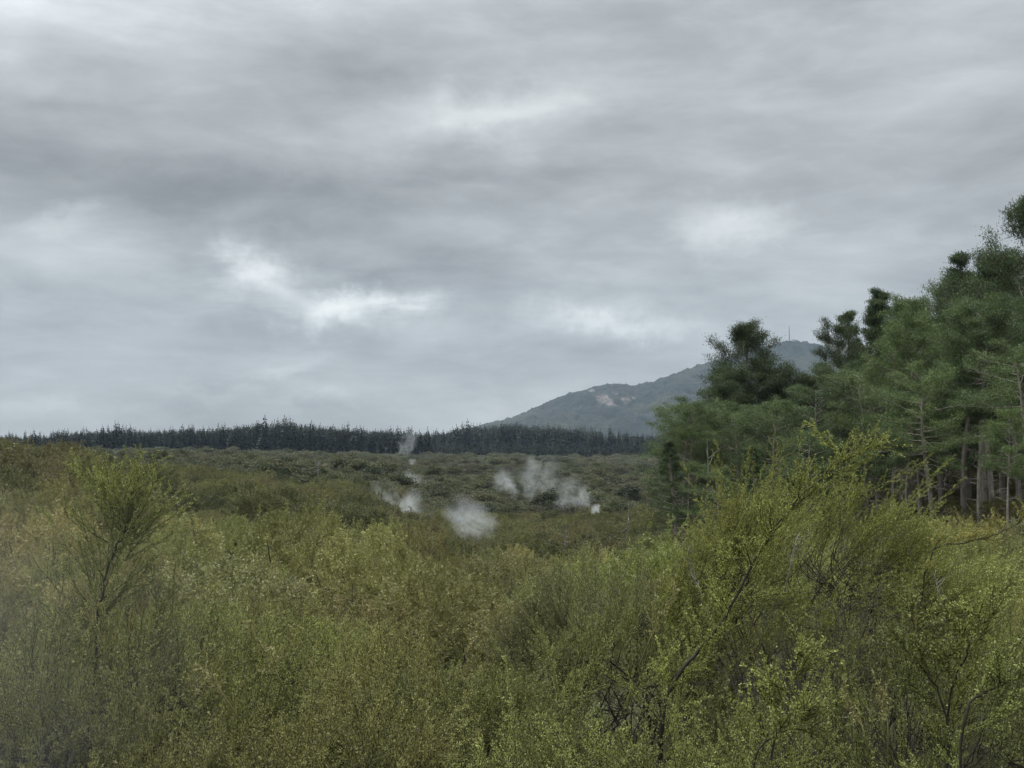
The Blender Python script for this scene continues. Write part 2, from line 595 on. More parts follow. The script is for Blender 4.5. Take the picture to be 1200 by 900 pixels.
# radio mast on the summit
def build_mast():
    p = at(925, 402, M_Y)
    root = empty('radio_mast', p)
    tag(root, 'thin steel radio mast standing on the far mountain summit', 'mast')
    steel = bpy.data.materials.new('galvanised_steel')
    steel.use_nodes = True
    t = NT(steel.node_tree)
    tcn = t.new('ShaderNodeTexCoord')
    t.link(t.ramp(t.noise(tcn.outputs['Object'], 0.5, 3), [(0.3, 0.10), (0.7, 0.17)]), t.n['Principled BSDF'].inputs['Base Color'])
    t.n['Principled BSDF'].inputs['Roughness'].default_value = 0.6
    H = 64.0
    tb = Tubes()
    for k in range(3):
        a = k * 2 * math.pi / 3
        tb.add([(2.6 * math.cos(a), 2.6 * math.sin(a), -6), (0.7 * math.cos(a), 0.7 * math.sin(a), H)], [0.9, 0.6], 4)
    for z in np.linspace(0, H - 4, 14):
        rr = 2.6 - 1.9 * (z + 6) / (H + 6)
        pts = [(rr * math.cos(a), rr * math.sin(a), z) for a in (0, 2.094, 4.189, 6.283)]
        tb.add(pts, [0.25] * 4, 3)
        tb.add([pts[0], (pts[1][0] * .95, pts[1][1] * .95, z + 4)], [0.2, 0.2], 3)
    obj('lattice_tower', tb.mesh('lattice_tower', steel), root)
    ta = Tubes()
    ta.add([(0, 0, H - 2), (0, 0, H + 14)], [0.7, 0.4], 5)
    obj('antenna', ta.mesh('antenna', steel), root)
    for z, s in ((30, 1), (38, -1)):
        td = Tubes()
        td.add([(1.2 * s, -1.2, z), (2.0 * s, -2.2, z), (2.1 * s, -2.4, z)], [0.3, 1.6, 1.7], 10)
        obj('dish', td.mesh('dish', steel), root)
    # equipment hut
    q = at(930.5, 401, M_Y)
    hut = empty('equipment_hut', q)
    tag(hut, 'small pale equipment hut beside the mast on the mountain summit', 'hut')
    import bmesh
    pale = bpy.data.materials.new('pale_hut_paint')
    pale.use_nodes = True
    t = NT(pale.node_tree)
    tcn = t.new('ShaderNodeTexCoord')
    t.link(t.ramp(t.noise(tcn.outputs['Object'], 0.4, 4), [(0.3, 0.22), (0.7, 0.32)]), t.n['Principled BSDF'].inputs['Base Color'])
    bm = bmesh.new()
    bmesh.ops.create_cube(bm, size=1, matrix=Matrix.Translation((0, 0, 3)) @ Matrix.Diagonal((17, 9, 14, 1)))
    me = bpy.data.meshes.new('wall'); bm.to_mesh(me); bm.free(); me.materials.append(pale)
    obj('wall', me, hut)
    V = [(-9.5, -5.5, 10.2), (9.5, -5.5, 10.2), (9.5, 5.5, 10.2), (-9.5, 5.5, 10.2), (-9.5, 0, 14), (9.5, 0, 14)]
    me = bpy.data.meshes.new('roof')
    me.from_pydata(V, [], [(0, 1, 5, 4), (2, 3, 4, 5), (0, 4, 3), (1, 2, 5), (0, 3, 2, 1)])
    me.materials.append(steel)
    obj('roof', me, hut)


build_mast()

# ------------------------------------------------------------------ plant builders
def scrub_bush(seed, H=3.0, spread=1.0, n_stem=9, n_shoot=14, n_twig=9, leaf=(0.032, 0.014), gap=0.007, twig_tubes=True, stem_r=0.022):
    """one multi-stemmed feathery bush: returns (stem mesh, foliage mesh)"""
    rng = np.random.default_rng(seed)
    tb = Tubes()
    P, A, TI = [], [], []

    def dress(pts, g, young):
        seg = np.diff(pts, axis=0)
        ln = np.linalg.norm(seg, axis=1)
        cum = np.concatenate([[0], np.cumsum(ln)])
        n = max(2, int(cum[-1] / g))
        s = rng.random(n) * cum[-1]
        idx = np.clip(np.searchsorted(cum, s, 'right') - 1, 0, len(seg) - 1)
        f = (s - cum[idx]) / np.maximum(ln[idx], 1e-9)
        pos = pts[idx] + seg[idx] * f[:, None]
        ax = norm(seg[idx]) * 0.75 + norm(rng.normal(size=(n, 3))) * 0.75
        P.append(pos)
        A.append(ax)
        TI.append(np.clip(young + rng.normal(size=n) * 0.16, 0, 1))

    for k in range(n_stem):
        az = k * 2.4 + rng.normal() * 0.4
        tilt = R(rng.uniform(4, 50)) * spread
        d = np.array([math.cos(az) * math.sin(tilt), math.sin(az) * math.sin(tilt), math.cos(tilt)])
        L = H * rng.uniform(0.78, 1.08) * (0.85 + 0.3 * math.sin(tilt))
        st = curve(rng, (math.cos(az) * .12, math.sin(az) * .12, -0.25), d, L, 8, 0.10, 0.035)
        tb.add(st, np.linspace(stem_r, stem_r * .22, len(st)) * rng.uniform(.7, 1.3), 5)
        for i, tt in enumerate(np.linspace(0.26, 0.99, n_shoot)):
            p, td = lerp_poly(st, min(tt + rng.normal() * .02, .995) if tt < .98 else .99)
            o = norm(rng.normal(size=3) * np.array([1, 1, .45]))
            sd_ = norm(td * .65 + o * .8 + np.array([0, 0, .30]))
            sl = (0.95 * (1 - tt) + .36) * rng.uniform(.6, 1.35) * H / 3
            sh = curve(rng, p, sd_, sl, 5, 0.13, 0.05)
            tb.add(sh, np.linspace(stem_r * .32, stem_r * .10, len(sh)), 3)
            base_y = rng.uniform(.15, .75)
            dress(sh[1:], gap * 1.4, base_y)
            for t2 in np.linspace(.15, 1, n_twig):
                p2, td2 = lerp_poly(sh, min(t2, .99))
                o2 = norm(rng.normal(size=3))
                d2 = norm(td2 * .8 + o2 * .65 + np.array([0, 0, .22]))
                l2 = rng.uniform(.14, .40) * H / 3 * (1.15 - .45 * t2)
                tw = curve(rng, p2, d2, l2, 3, 0.10, 0.05)
                if twig_tubes:
                    tb.add(tw, np.linspace(.004, .002, len(tw)), 3)
                dress(tw, gap, base_y + .15 * t2)
    P, A, TI = np.concatenate(P), np.concatenate(A), np.concatenate(TI)
    sz = rng.uniform(.65, 1.3, len(P))
    v, q = leaves_geo(rng, P, A, leaf[0] * sz, leaf[1] * sz)
    return tb, v, q, TI


def mound_bush(seed, H=3.1, Rr=1.75, n_spray=150, n_twig=16, leaf=(.025, .0105), gap=.0056, tubes=True, n_stem=9, stem_r=.024, leaders=.12, wind=(.22, .05), squash=.46, low=.0):
    """a rounded feathery bush: flat leafy sprays fanning out of a lumpy dome, bare stems inside"""
    rg = np.random.default_rng(seed)
    tb = Tubes()
    P, A, TI = [], [], []
    lob = norm(rg.normal(size=(7, 3)) + np.array([0, 0, .5]))
    lobr = rg.uniform(.70, 1.12, 7)
    stems = []
    for k in range(n_stem):
        az = k * 2.4 + rg.normal() * .3
        ti = R(rg.uniform(8, 48 if n_stem < 12 else 54))
        d = np.array([math.cos(az) * math.sin(ti), math.sin(az) * math.sin(ti), math.cos(ti)])
        st = curve(rg, (math.cos(az) * .1, math.sin(az) * .1, -.25), d, H * rg.uniform(.62, .85), 7, .10, .03)
        tb.add(st, np.linspace(stem_r, stem_r * .3, len(st)) * rg.uniform(.7, 1.3), 5)
        stems.append(st)
    allp = np.concatenate(stems)
    z0 = squash * H
    for k in range(n_spray):
        cz = rg.uniform(low, 1.0)
        az = rg.uniform(0, 6.28)
        sn = math.sqrt(1 - cz * cz)
        n = np.array([sn * math.cos(az), sn * math.sin(az), cz])
        wgt = np.exp(5 * (lob @ n)); rad = float((wgt * lobr).sum() / wgt.sum())
        surf = np.array([Rr * n[0], Rr * n[1], (H - z0) * n[2] if n[2] > 0 else z0 * n[2]]) * rad + np.array([0, 0, z0])
        L = rg.uniform(.5, 1.0) * H / 3
        lead = rg.random() < leaders and cz > .15
        if lead: L *= 1.85
        ax = norm(n * .55 + np.array([wind[0], wind[1], .50]) + rg.normal(size=3) * .28)
        st0 = surf - ax * L * (.55 if lead else .80)
        near = allp[np.argmin(((allp - st0) ** 2).sum(1))]
        if tubes and np.linalg.norm(near - st0) > min(.42 * H, 1.15): continue
        sh = curve(rg, st0, ax, L, 6, .07, .02)
        if tubes and n[2] > .25:
            ctl = st0 - ax * np.linalg.norm(near - st0) * .5
            uu = np.linspace(0, 1, 6)[:, None]
            tb.add(near * (1 - uu) ** 2 + ctl * 2 * uu * (1 - uu) + st0 * uu ** 2 + rg.normal(size=(6, 3)) * .012 * np.array([[0], [1], [1], [1], [1], [0]]),
                   np.linspace(stem_r * .28, stem_r * .18, 6), 3)
        if tubes:
            tb.add(sh, np.linspace(stem_r * .22, stem_r * .08, len(sh)), 3)
        side = norm(np.cross(ax, norm(rg.normal(size=3))))
        by = rg.uniform(.2, .85)
        segs = [(sh[i], sh[i + 1]) for i in range(1, 6)]
        sgn = 1
        for tt in np.linspace(.12, .97, n_twig):
            p, td = lerp_poly(sh, tt)
            l2 = (.42 * (1 - tt) + .10) * rg.uniform(.6, 1.3) * L * (.45 if lead else 1)
            d2 = norm(td * .8 + side * sgn * .65 + rg.normal(size=3) * .20 + np.array([0, 0, .10]))
            q1 = p + d2 * l2 * .5
            q2 = q1 + norm(d2 + td * .35 + rg.normal(size=3) * .12) * l2 * .5
            segs += [(p, q1), (q1, q2)]
            if tubes: tb.add([p, q1, q2], [.0035, .003, .0018], 3)
            sgn = -sgn
        a0 = np.array([x[0] for x in segs]); b0 = np.array([x[1] for x in segs])
        ln = np.linalg.norm(b0 - a0, axis=1)
        m = max(4, int(ln.sum() / gap))
        idx = rg.choice(len(segs), m, p=ln / ln.sum())
        f = rg.random(m)[:, None]
        P.append(a0[idx] + (b0 - a0)[idx] * f)
        A.append(norm((b0 - a0)[idx]) * .8 + norm(rg.normal(size=(m, 3))) * .75)
        TI.append(np.clip(by + rg.normal(size=m) * .15, 0, 1))
    P, A, TI = np.concatenate(P), np.concatenate(A), np.concatenate(TI)
    sz = rg.uniform(.65, 1.3, len(P))
    v, q = leaves_geo(rg, P, A, leaf[0] * sz, leaf[1] * sz)
    return tb, v, q, TI


def mound_thing(name, seed, **kw):
    tb, v, q, ti = mound_bush(seed, **kw)
    root = empty(name)
    obj('stem', tb.mesh('stem', M_STEM), root)
    obj('foliage', make_mesh('foliage', v, q, M_SCRUB, ti), root)
    return root


def bush_thing(name, seed, **kw):
    tb, v, q, ti = scrub_bush(seed, **kw)
    root = empty(name)
    obj('stem', tb.mesh('stem', M_STEM), root)
    obj('foliage', make_mesh('foliage', v, q, M_SCRUB, ti), root)
    return root


def bare_bush(seed, H=1.8, spread=1.3, n_stem=16, n_shoot=10, n_twig=7, r=0.012):
    rng = np.random.default_rng(seed)
    tb = Tubes()
    for k in range(n_stem):
        az = rng.uniform(0, 6.28)
        tilt = R(rng.uniform(5, 70)) * spread
        d = np.array([math.cos(az) * math.sin(tilt), math.sin(az) * math.sin(tilt), math.cos(tilt)])
        st = curve(rng, (0, 0, -.15), d, H * rng.uniform(.7, 1.15), 7, .16, -.01)
        tb.add(st, np.linspace(r, r * .3, len(st)), 4)
        for tt in np.linspace(.2, .98, n_shoot):
            p, td = lerp_poly(st, tt)
            sh = curve(rng, p, norm(td * .7 + norm(rng.normal(size=3)) * .8), H * rng.uniform(.15, .4), 4, .2, 0)
            tb.add(sh, np.linspace(r * .4, r * .16, len(sh)), 3)
            for t2 in np.linspace(.2, .98, n_twig):
                p2, td2 = lerp_poly(sh, t2)
                tw = curve(rng, p2, norm(td2 * .7 + norm(rng.normal(size=3)) * .8), H * rng.uniform(.06, .16), 2, .2, 0)
                tb.add(tw, np.linspace(r * .22, r * .12, len(tw)), 3)
    return tb


def pine(seed, H=20.0, crown0=0.42, rad=0.22, n_limb=46, tufts=6, needle=(0.215, 0.040), per=51, lean=0.0, droop=0.0, trunk_r=0.26,
         dead=10, flat=0.5, round_top=True, clump=0.55, asym=0.0):
    """a pine: tapering trunk, whorls of limbs, needle tufts clumped at the limb ends, dead snags below the crown"""
    rng = np.random.default_rng(seed)
    tr = curve(rng, (0, 0, -.6), np.array([lean, 0, 1.0]), H + .6, 14, 0.025, 0.02 if lean else 0.0)
    tt = Tubes()
    tt.add(tr, np.linspace(1, .12, len(tr)) ** 0.8 * trunk_r, 8)
    lt = Tubes()
    P, A, TI = [], [], []
    for k in range(n_limb):
        f = (k + rng.random()) / n_limb
        h = crown0 + (1 - crown0) * f
        p, td = lerp_poly(tr, min(h, .995))
        az = k * 2.399 + rng.normal() * .3
        if round_top:
            prof = math.sqrt(max(0.03, 1 - (abs(f - .38) / .66) ** 2.2)) if f > .38 else .62 + .38 * f / .38
        else:
            prof = (1 - f) ** .75 + .08
        L = H * rad * prof * rng.uniform(.65, 1.25) * (1 + asym * math.cos(az))
        el = flat * (f - .25) * 1.6 + rng.normal() * .16 - droop
        d = np.array([math.cos(az) * math.cos(el), math.sin(az) * math.cos(el), math.sin(el)])
        lim = curve(rng, p, d, L, 6, .10, .05)
        lt.add(lim, np.linspace(max(.02, trunk_r * .26 * (1 - .6 * f)), .015, len(lim)), 4)
        base_t = rng.uniform(.2, .8)
        for s in np.linspace(.42, 1.0, tufts):
            q0, qd = lerp_poly(lim, min(s, .99))
            o = norm(rng.normal(size=3) * np.array([1, 1, .6]))
            sl = L * rng.uniform(.16, .36) * (1.25 - .5 * s)
            sb = curve(rng, q0, norm(qd * .8 + o * .75 + np.array([0, 0, .30])), sl, 3, .12, .1)
            lt.add(sb, np.linspace(.022, .010, len(sb)), 3)
            for c in (sb[1], sb[2], sb[3]):
                n = per
                pos = c + rng.normal(size=(n, 3)) * np.array([clump, clump, clump * .55]) * .50
                ax = norm(rng.normal(size=(n, 3)) * .75 + qd * .45 + np.array([0, 0, .50]))
                P.append(pos); A.append(ax)
                TI.append(np.clip(base_t + rng.normal(size=n) * .15 + rng.normal() * .1, 0, 1))
    for k in range(dead):
        h = rng.uniform(.12, crown0 + .08)
        p, td = lerp_poly(tr, h)
        az = rng.uniform(0, 6.28)
        el = rng.uniform(-.35, .35)
        d = np.array([math.cos(az) * math.cos(el), math.sin(az) * math.cos(el), math.sin(el)])
        b = curve(rng, p, d, H * rng.uniform(.05, .16), 5, .20, .03)
        lt.add(b, np.linspace(.045, .012, len(b)), 3)
        for s in (.5, .75):
            q0, qd = lerp_poly(b, s)
            b2 = curve(rng, q0, norm(qd + rng.normal(size=3) * .8), H * .03, 3, .2, 0)
            lt.add(b2, np.linspace(.02, .008, len(b2)), 3)
    P, A, TI = np.concatenate(P), np.concatenate(A), np.concatenate(TI)
    sz = rng.uniform(.7, 1.3, len(P))
    v, q = leaves_geo(rng, P, A, needle[0] * sz, needle[1] * sz)
    return tt, lt, v, q, TI


def pine_thing(seed, **kw):
    tt, lt, v, q, ti = pine(seed, **kw)
    root = empty('pine_tree')
    root['tip'] = float(np.percentile(v[:, 2], 99.7))
    tk = obj('trunk', tt.mesh('trunk', M_BARK), root)
    obj('limbs', lt.mesh('limbs', M_BARK), tk)
    obj('crown', make_mesh('crown', v, q, M_PINE, ti), root)
    return root


def fir_mesh(seed, H=24.0, rad=3.6, tiers=26):
    rng = np.random.default_rng(seed)
    V, Q, TI = [], [], []
    P, A, L, Wd = [], [], [], []
    for k in range(tiers):
        f = k / tiers
        z = H * (.06 + .90 * f)
        rr = rad * ((1 - f) ** .62) * rng.uniform(.75, 1.2) + .35
        n = max(4, int(12 * (1 - f) + 5))
        for j in range(n):
            az = rng.uniform(0, 6.28)
            d = np.array([math.cos(az), math.sin(az), rng.uniform(-.35, .25)])
            ln = rr * rng.uniform(.6, 1.2)
            P.append((0, 0, z)); A.append(d); L.append(ln); Wd.append(ln * .42 + .35)
            P.append(np.array((0, 0, z)) + d * ln * .45); A.append(d + rng.normal(size=3) * .5); L.append(ln * .55); Wd.append(ln * .36 + .3)
    P.append((0, 0, H * .93)); A.append((0, 0, 1)); L.append(H * .09); Wd.append(.45)
    P.append((0, 0, H * .93)); A.append((0.03, 0, 1)); L.append(H * .09); Wd.append(.45)
    v, q = leaves_geo(rng, np.array(P, float), np.array(A, float), np.array(L), np.array(Wd))
    ti = np.clip(rng.normal(.5, .2, len(q)), 0, 1)
    a = np.linspace(0, 2 * math.pi, 6, endpoint=False)
    return make_mesh('conifer', v, q, M_FIR, ti)


# ------------------------------------------------------------------ stuff: geometry-node scatter of plant meshes
def scatter(name, protos, pts, rots, scales, picks, label, cat):
    me = bpy.data.meshes.new(name)
    n = len(pts)
    me.vertices.add(n)
    me.vertices.foreach_set('co', np.asarray(pts, np.float32).ravel())
    a = me.attributes.new('rot', 'FLOAT_VECTOR', 'POINT'); a.data.foreach_set('vector', np.asarray(rots, np.float32).ravel())
    a = me.attributes.new('scl', 'FLOAT_VECTOR', 'POINT'); a.data.foreach_set('vector', np.asarray(scales, np.float32).ravel())
    a = me.attributes.new('pick', 'INT', 'POINT'); a.data.foreach_set('value', np.asarray(picks, np.int32))
    o = obj(name, me)
    tag(o, label, cat, kind='stuff')
    ng = bpy.data.node_groups.new(name + '_scatter', 'GeometryNodeTree')
    ng.interface.new_socket('Geometry', in_out='INPUT', socket_type='NodeSocketGeometry')
    ng.interface.new_socket('Geometry', in_out='OUTPUT', socket_type='NodeSocketGeometry')
    N, Lk = ng.nodes, ng.links
    gi, go = N.new('NodeGroupInput'), N.new('NodeGroupOutput')
    ip = N.new('GeometryNodeInstanceOnPoints')
    jn = N.new('GeometryNodeJoinGeometry')
    # join keeps the order of its links reversed, so link the last one first
    for po in reversed(protos):
        oi = N.new('GeometryNodeObjectInfo')
        oi.inputs['Object'].default_value = po
        oi.inputs['As Instance'].default_value = False
        g2i = N.new('GeometryNodeGeometryToInstance')
        Lk.new(oi.outputs['Geometry'], g2i.inputs[0])
        Lk.new(g2i.outputs[0], jn.inputs[0])

    def attr(nm, typ):
        x = N.new('GeometryNodeInputNamedAttribute')
        x.data_type = typ
        x.inputs[0].default_value = nm
        return x.outputs[0]
    m2p = N.new('GeometryNodeMeshToPoints')
    Lk.new(gi.outputs[0], m2p.inputs[0])
    Lk.new(m2p.outputs[0], ip.inputs['Points'])
    Lk.new(jn.outputs[0], ip.inputs['Instance'])
    ip.inputs['Pick Instance'].default_value = True
    Lk.new(attr('pick', 'INT'), ip.inputs['Instance Index'])
    Lk.new(attr('rot', 'FLOAT_VECTOR'), ip.inputs['Rotation'])
    Lk.new(attr('scl', 'FLOAT_VECTOR'), ip.inputs['Scale'])
    Lk.new(ip.outputs[0], go.inputs[0])
    md = o.modifiers.new('scatter', 'NODES')
    md.node_group = ng
    return o


LIB = []


def lib_object(name, me):
    """a plant mesh that only feeds a scatter; never linked to the scene"""
    o = bpy.data.objects.new(name, me)
    LIB.append(o)
    return o


# ------------------------------------------------------------------ SCRUB
rng = np.random.default_rng(42)


def jitter_grid(y0, y1, spacing_fn, half_tan, margin=3.0):
    pts = []
    y = y0
    while y < y1:
        s = spacing_fn(y)
        half = y * half_tan + margin
        n = int(2 * half / s) + 1
        off = rng.uniform(0, s)
        for k in range(n):
            pts.append((-half + off + k * s + rng.uniform(-.32, .32) * s, y + rng.uniform(-.35, .35) * s))
        y += s * .92
    return np.array(pts)


NEAR_P = [mound_thing('scrub_bush', 100 + k, Rr=r_, leaders=l_) for k, (r_, l_) in enumerate([(1.75, .16), (2.0, .24), (1.55, .28), (1.85, .14), (2.1, .2)])]
NEAR_P.append(bush_thing('scrub_bush', 106, H=3.1, spread=1.0, n_stem=9))
MID_P = [mound_thing('scrub_bush', 200 + k, Rr=r_, n_spray=110, n_twig=11, leaf=(.062, .027), gap=.017, tubes=False, stem_r=.028)
         for k, r_ in enumerate([1.75, 2.05, 1.6, 1.9])]

KEEP_OUT = []       # places of the special plants (X, Y, radius)
specials = {
    'tall': (960, 21.0), 'dead': (985, 17.6), 'sapling': (800, 13.5), 'feather': (128, 15.0),
}
for px, D, r_ in [(640, 17.5, 1.3), (450, 24, 1.5), (300, 14.5, 1.1), (745, 14.5, 1.0), (880, 14.2, 1.0), (100, 13.5, 1.1), (545, 12.2, .9), (420, 35, 2.0), (700, 30, 1.6), (560, 28, 1.5), (230, 24, 1.4), (1090, 14, 1.0)][:5] + [(420, 35, 2.0), (700, 30, 1.6), (560, 28, 1.5), (230, 24, 1.4), (545, 12.2, .9)]:
    KEEP_OUT.append(((px - 600) / F * D, D, r_))
for nm, (px, D) in specials.items():
    KEEP_OUT.append(((px - 600) / F * D, D, {'tall': 2.2, 'dead': 1.7, 'sapling': .8, 'feather': .55}[nm]))

pts = jitter_grid(7.6, 62, lambda y: 3.75 + .004 * y, .52, 2.0)
big = [True] * len(pts)
p_small = jitter_grid(7.0, 40, lambda y: 5.5, .50, 2.0)
pts = np.concatenate([pts, p_small])
big += [False] * len(p_small)
# the large mounds one can make out in the thicket: bearing, distance, row of the top, breadth
MOUNDS = [(350, 45, 578, 1.6), (430, 38, 606, 1.45), (250, 30, 638, 1.5), (520, 30, 652, 1.4), (375, 21.5, 690, 1.35), (665, 26, 652, 1.4), (722, 20, 690, 1.3),
          (560, 16.8, 738, 1.25), (425, 13, 778, 1.2), (232, 11.6, 806, 1.1), (640, 11.6, 806, 1.1), (55, 12.2, 770, 1.15), (118, 14.3, 690, 1.35), (40, 15.2, 690, 1.3), (205, 15.6, 696, 1.25), (300, 19, 700, 1.35), (200, 19.5, 700, 1.3), (470, 17.5, 716, 1.2),
          (850, 11.8, 800, 1.0), (1135, 12.8, 735, 1.15), (762, 24.5, 655, 1.35), (150, 50, 575, 1.5), (60, 40, 590, 1.5), (600, 42, 640, 1.5), (1110, 26, 668, 1.3)]
pts = np.concatenate([pts, np.array([((p_ - 600) / F * d_, d_) for p_, d_, t_, w_ in MOUNDS])])
big += [(float(at(p_, t_, d_)[2]), w_) for p_, d_, t_, w_ in MOUNDS]
used_near, used_mid = set(), set()
BUSHES = []
for (X, Y), bg_ in zip(pts, big):
    mound = bg_ if isinstance(bg_, tuple) else None
    if not mound and (any((X - a) ** 2 + (Y - b) ** 2 < r * r for a, b, r in KEEP_OUT) or any(((p_ - 600) / F * d_ - X) ** 2 + (d_ - Y) ** 2 < (1.3 * w_) ** 2 for p_, d_, t_, w_ in MOUNDS)):
        continue
    px = 600 + F * X / Y
    if Y > 45 and px > 1000 and Y > 62: continue
    gz = float(ground_z(X, Y))
    cz = float(canopy_z(X, Y))
    top = cz + rng.normal() * .42 - (.22 if bg_ else 1.25)
    if Y < 9: top = min(top, -2.35)
    if 925 < px < 1060 and 11 < Y < 17.2: top = min(top, float(at(px, 712, Y)[2]))
    top += 1.25 * NZ.fbm(X / 4.2 + 20, Y / 4.2 + 40, 2) if Y > 9 else 0
    for ax_, bx_, ay_, by_ in ((60, 400, 11.6, 14.0), (560, 700, 13.5, 20), (700, 800, 13, 16), (400, 540, 20, 27)):   # dips in the thicket
        if ax_ < px < bx_ and ay_ < Y < by_: top -= 1.25
    if mound: top = mound[0]
    sc = np.clip((top - gz) / 3.25, .45, 1.6)
    wide = np.clip(sc, .8, 1.3) * rng.uniform(.85, 1.15) * (1.0 if bg_ else .8)
    if mound: wide = mound[1] * .95
    P_, used = (NEAR_P, used_near) if Y < 27 else (MID_P, used_mid)
    k = int(rng.integers(len(P_)))
    rz = rng.uniform(0, 6.28)
    tl = (rng.normal() * .06, rng.normal() * .06)
    if k not in used:
        used.add(k)
        o = P_[k]
        pose(o, (X, Y, gz), rz, (wide, wide, sc), tl)
    else:
        o = copy_thing(P_[k], (X, Y, gz), rz, (wide, wide, sc), tl)
    BUSHES.append((o, X, Y, px))


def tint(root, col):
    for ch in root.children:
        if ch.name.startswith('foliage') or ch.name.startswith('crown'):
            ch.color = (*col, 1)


ORD = ['first', 'second', 'third', 'fourth', 'fifth', 'sixth', 'seventh', 'eighth', 'ninth', 'tenth', 'eleventh', 'twelfth', 'thirteenth', 'fourteenth', 'fifteenth', 'sixteenth', 'seventeenth', 'eighteenth']
for (o, X, Y, px) in BUSHES:
    col = np.array([1.0, 1.0, 1.0]) * rng.uniform(.78, 1.24)
    kind_ = rng.random()
    if kind_ < .14: col *= np.array([.90, .99, .88])        # greener plants
    elif kind_ < (.50 if px < 480 else .32): col *= np.array([1.0, .90, 1.0])      # browner plants
    elif kind_ < .58: col *= np.array([.86, .87, 1.05])     # greyer plants
    if 330 < px < 620 and 24 < Y: col *= np.array([.88, .82, .95])
    if Y > 24 and px < 260: col *= np.array([.88, .80, .95])
    tint(o, np.clip(col, .3, 1.6))
    row = 'front' if Y < 11.5 else ('second' if Y < 17 else None)
    zone = 'left' if px < 400 else ('middle' if px < 800 else 'right')
    tag(o, None, 'bush', 'scrub bushes in the foreground thicket')
    if row is None:
        if Y < 35:
            lab = {'left': 'olive scrub bush in the thicket behind the feathery dark-stemmed tree', 'middle': 'brownish olive scrub bush in the dense middle of the thicket',
                   'right': 'yellow-green scrub bush in the thicket around the bare brown bush'}[zone]
        else:
            lab = {'left': 'hazy olive bush on the far left rise of the thicket below the forest', 'middle': 'low olive bush on the thicket crest just below the steam',
                   'right': 'low green bush on the scrub slope below the tall pines'}[zone]
        o['label'] = lab
for row, (ya, yb), nm in (('front', (0, 11.5), 'bushes along the bottom edge'), ('second', (11.5, 17), 'second row of bushes')):
    inside = [b for b in BUSHES if ya <= b[2] < yb and -40 <= b[3] <= 1240]
    inside.sort(key=lambda b: b[3])
    hold = [b for b in BUSHES if ya <= b[2] < yb and not (-40 <= b[3] <= 1240)]
    for i, b in enumerate(inside):
        what = 'leafy yellow-green bush' if row == 'front' else 'olive green bush'
        where = 'in the row along the bottom edge' if row == 'front' else 'in the row behind the front bushes'
        b[0]['label'] = f'{what} {where}, {ORD[i] if i < len(ORD) else "number %d" % (i + 1)} from the left'
    for b in hold:
        b[0]['label'] = f'leafy bush at the outer end of the {"front" if row == "front" else "second"} row of bushes'

# --- the tall yellow-green shrub at the right, behind the bare brown bush
D = 21.0
X = (955 - 600) / F * D
g = float(ground_z(X, D))
topz = float(at(960, 546, D)[2])
t_sh = mound_thing('tall_shrub', 311, H=topz - g, Rr=3.0, n_spray=420, n_twig=18, leaf=(.030, .0125), gap=.0068, stem_r=.036, leaders=.25, wind=(.65, -.1), squash=.5, n_stem=26)
pose(t_sh, (X, D, g), .0, 1.0, (.0, .07))
tint(t_sh, (1.08, 1.08, .80))
tag(t_sh, 'tall yellow-green shrub standing above the bare brown bush before the pines', 'shrub')

# --- bare brown bush
D = 17.6
X = (990 - 600) / F * D
g = float(ground_z(X, D))
topz = float(at(990, 628, D)[2])
bb = obj('bare_bush', bare_bush(77, H=(topz - g) * .95, spread=1.0, n_stem=40, n_shoot=13, n_twig=9, r=.015).mesh('bare_bush', M_TWIG))
pose(bb, (X, D, g), 0, (.62, .62, 1))
tag(bb, 'leafless grey-brown bush, a tangle of twigs below the tall yellow-green shrub', 'bush')

